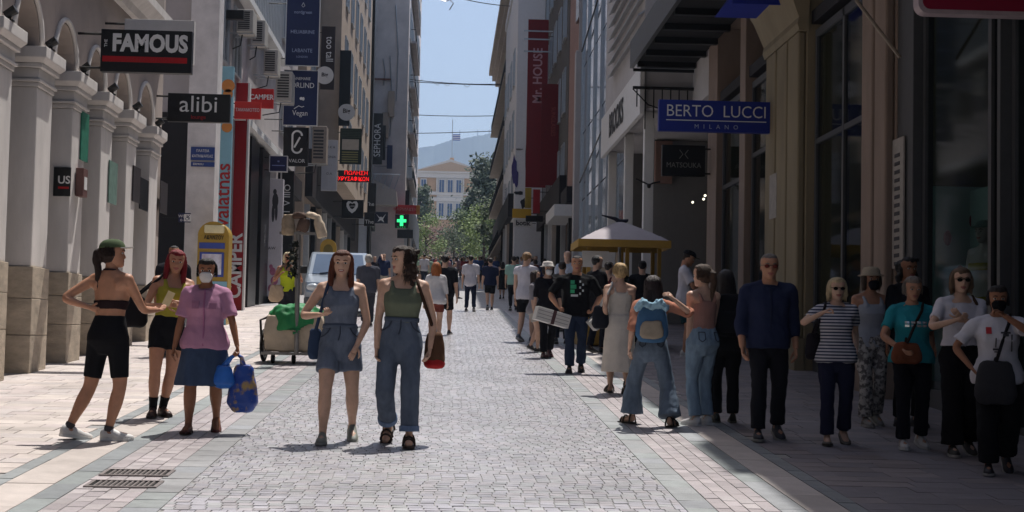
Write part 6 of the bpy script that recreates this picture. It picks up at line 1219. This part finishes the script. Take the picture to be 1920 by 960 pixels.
ws_ = MB(); ws_.add([(-.7, .98, 1.075), (.7, .98, 1.075), (.62, 1.53, 1.595), (-.62, 1.53, 1.595)], [(0, 1, 2, 3)]); o = ws_.obj('windscreen', m_vg, bo); o.location = (0, -.012, .012); q = o.modifiers.new('s', 'SOLIDIFY'); q.thickness = .01
MB().tube([(-.5, .97, 1.1), (0, 1.03, 1.15), (.1, 1.08, 1.19)], .012, 5).obj('wiper', m_black, bo)
boxo('grille', (-.5, -.045, .5), (.5, -.006, .72), m_black, bo, bevel=.01); boxo('bumper', (-.86, -.1, .28), (.86, 0, .48), mat('bumper_grey', '#4e5358', .5), bo, bevel=.03); boxo('number_plate', (-.26, -.115, .34), (.26, -.101, .45), mat('plate_white', '#d5d3cd', .4), bo)
for s in (-1, 1):
    hl_ = MB().ell((s*.64, .03, .74), (.17, .08, .1), 14, 8).obj('headlight', mat('headlight_glass', '#c8d2da', .1, .05, spec=.9), bo, smooth=True)
    boxo('wing_mirror', (s*.86-.02 if s > 0 else -1.04, 1.0, 1.08), (1.04 if s > 0 else -.84, 1.12, 1.28), m_black, bo, bevel=.03)
    for y in (.75, 3.4): wheel(van, (s*.76, y, .31), .31, .18, spokes=10)
    sg_ = MB().add([(s*.862, 1.45, 1.1), (s*.862, 3.9, 1.1), (s*.815, 3.8, 1.5), (s*.815, 1.75, 1.5)], [(0, 1, 2, 3)]).obj('side_window', m_vg, bo); sg_.location = (s*.006, 0, 0)
# --- market stall with parasol
Ys = 28.0; a = PY(1163, 455, Ys); zr = a.z; stl = thing('market_stall', 'yellow-framed street stall under the parasol', 'stall', (a.x, Ys, gz(Ys))); m_yel = mat('yellow_paint', '#b58e3a', .5, .08)
zt = zr-gz(Ys)
for x in (-.62, .1, .7):
    for y in (-.3, .6): boxo('post', (x-.035, y-.035, 0), (x+.035, y+.035, zt-.12), m_yel, stl)
boxo('counter', (-.8, -.45, 0), (.85, .5, .85), m_yel, stl, bevel=.02); boxo('counter_top', (-.85, -.5, .851), (.9, .55, .89), mat('stall_top', '#b7aea3', .6), stl); boxo('price_board', (-.75, -.36, 1.45), (-.25, -.34, 1.75), m_white, stl)
par = thing('parasol', 'white parasol with a yellow valance over the street stall', 'parasol', (a.x, Ys+.1, gz(Ys)))
MB().tube([(0, 0, 0), (0, 0, zt+.42)], .03, 8).obj('pole', m_alu, par); wS = .84; n = 8; m_can = mat('lilac_white_canvas', '#b9b0b3', .85, .06, 4); pz_ = zt+.4
cor = [(wS*sx*(1 if k % 2 == 0 else 1), wS*sy) for k, (sx, sy) in enumerate(((-1, -1), (0, -1.0), (1, -1), (1, 0), (1, 1), (0, 1), (-1, 1), (-1, 0)))]
for k in range(8):
    (x0, y0), (x1, y1) = cor[k], cor[(k+1) % 8]; b = MB()
    for q in range(5): f0, f1 = q/5, (q+1)/5; zz = lambda f: pz_-(pz_-zt)*(f**1.15); b.add([(x0*f0, y0*f0, zz(f0)), (x1*f0, y1*f0, zz(f0)), (x1*f1, y1*f1, zz(f1)-.004*q), (x0*f1, y0*f1, zz(f1)-.004*q)], [(0, 1, 2, 3)] if q else [(1, 2, 3)])
    o = b.obj('canopy_panel', m_can, par); v = MB().add([(x0*1.005, y0*1.005, zt+.01), (x1*1.005, y1*1.005, zt+.01), (x1*1.01, y1*1.01, zt-.13), (x0*1.01, y0*1.01, zt-.13)], [(0, 1, 2, 3)]).obj('valance', m_yel, par)
    for oo in (o, v): sdf = oo.modifiers.new('s', 'SOLIDIFY'); sdf.thickness = .012
fb = MB().tube([(-.35, 0, pz_+.12), (-.1, 0, pz_+.06), (0, 0, pz_), (.15, 0, pz_+.03), (.1, .02, pz_-.02)], [.01, .035, .05, .03, .01], 8).obj('finial_ribbon', mat('dark_ribbon', '#1d1c2c', .7), par)
# --- yellow vending machine by the marble pier and the arch-topped board beyond the cart
a = PY(395, 600, 33.0); vm = thing('vending_machine', 'yellow and blue machine with a lit screen beside the marble pier', 'machine', (a.x, 33.0, gz(33))); m_y2 = mat('machine_yellow', '#ad8c36', .4, .08); hM = PY(395, 415, 33).z-gz(33)
boxo('cabinet', (-.34, 0, 0), (.34, .6, hM-.3), m_y2, vm, bevel=.03); q = MB().prism([(-.34, 0, hM-.32), (.34, 0, hM-.32)]+[(.34*math.cos(R(i*15)), 0, hM-.32+.32*math.sin(R(i*15))) for i in range(1, 12)], (0, .6, 0)).obj('rounded_top', m_y2, vm)
boxo('top_light', (-.2, -.03, hM-.26), (.24, .3, hM-.08), mat('cream_plastic', '#e8dcae', .4), vm, bevel=.03); text('ΑΚΑΝΖΟΥ', m_black, vm, (.02, -.035, hM-.36), .12, sx=.75, bold=.02)
boxo('blue_stripe', (-.3, -.012, hM-.6), (.26, -.001, hM-.47), mat('machine_blue', '#3c4f9c', .4), vm); boxo('screen_frame', (-.28, -.03, 1.05), (.25, -.001, hM-.68), mat('machine_blue', '#3c4f9c'), vm, bevel=.01)
boxo('screen', (-.23, -.034, 1.1), (.2, -.031, hM-.72), mat('screen_picture', '#b9bcc6', .3, .5, 4, col2='#7f6a78', emit=.25), vm); boxo('blue_base', (-.1, -.02, 0), (.33, -.002, .95), sky_b, vm)
a = PY(615, 478, 47); yb = thing('arched_board', 'yellow arch-topped board standing beyond the van', 'sign', (a.x, 47, gz(47))); hb2 = PY(615, 448, 47).z-gz(47)
MB().prism([(-.25, 0, 0), (.25, 0, 0)]+[(.25*math.cos(R(i*15)), 0, hb2-.25+.25*math.sin(R(i*15))) for i in range(13)], (0, .2, 0)).obj('board', m_y2, yb); MB().prism([(-.15, -.01, .3), (.15, -.01, .3)]+[(.15*math.cos(R(i*20)), -.01, hb2-.35+.18*math.sin(R(i*20))) for i in range(10)], (0, .01, 0)).obj('panel', mat('olive_panel', '#6f6330', .5), yb)
# --- shop window figures and goods
pm = mat('mannequin_plastic', '#d8d3c6', .35, .03)
mq = lambda lab, px, py, Y, wear, face=-60, **k: person(lab, 0, 0, H=1.75, face=face, loc=(RX+k.pop('dx', .75), Y, gz(Y)+.36), name='mannequin', skinm=pm, hair='none', lod=1, wear=wear, shoes=None, **k)
mq('pale mannequin in a yellow bikini before the mint backdrop', 1855, 500, 16.0, (('bandeau', '#c9b72a', {'hem': .69, 'neck': .74}), ('shorts', '#c9b72a', {'len': .06, 'rise': .53, 'off': .005}), ('cap', '#8fb3a3')), dx=.42)
mq('mannequin in a white dress behind the brown pilaster window', 1600, 500, 21.2, (('dress', '#c9c6c2', {'hem': .3}),)); mq('mannequin in black jacket beside the mullion', 1550, 500, 20.0, (('shirt', '#17171b', {'sleeve': .85}), ('trousers', '#1c1c22')))
mq('mannequin in dark coat in the narrow shop window', 1420, 500, 25.8, (('shirt', '#24222a', {'sleeve': .85, 'hem': .38}), ('trousers', '#1c1c22')))
for k, (y, z) in enumerate(((15.9, 2.5), (16.4, 2.1), (15.1, 2.7))): q = MB().ell((0, 0, 0), (.05, .02, .09), 10, 6).obj('fruit_ornament', mat('cherry_red', '#8e1f2a', .4), None); q.location = (RX+.35+.15*k, 16.95, z+.3); tag(q, 'red cherry ornament on the mint backdrop', 'ornament', 'cherry ornaments')
run_jobs()
# repeat the far crowd
def copy_tree(o, par=None):
    c = o.copy(); COL.objects.link(c); c.parent = par
    for ch in list(o.children): copy_tree(ch, c)
    return c
rc = random.Random(3); spots = []
while len(spots) < 54:
    px = rc.uniform(786, 990); py = rc.choice((506, 508, 511, 514, 518, 523, 529, 536))+rc.uniform(-1, 2); p = G(px, py)
    if -3.0 < p.x < 3.3 and all((p-q).length > .9 for q in spots): spots.append(p)
n_ = 0
while n_ < 14:
    p = G(rc.uniform(962, 1050), rc.uniform(527, 549))
    if 2 < p.x < 4.6 and p.x < (3.0 if p.y > 79 else 4.4) and all((p-q).length > .8 for q in spots): spots.append(p); n_ += 1
for i, p in enumerate(spots):
    lab, src = CROWD[i % len(CROWD)]; o = src if i < len(CROWD) else copy_tree(src); o.location = p
    if i >= len(CROWD): o.rotation_euler = (0, 0, src.rotation_euler.z+rc.choice((0, 0, math.pi))+rc.uniform(-.3, .3))
finish_text()
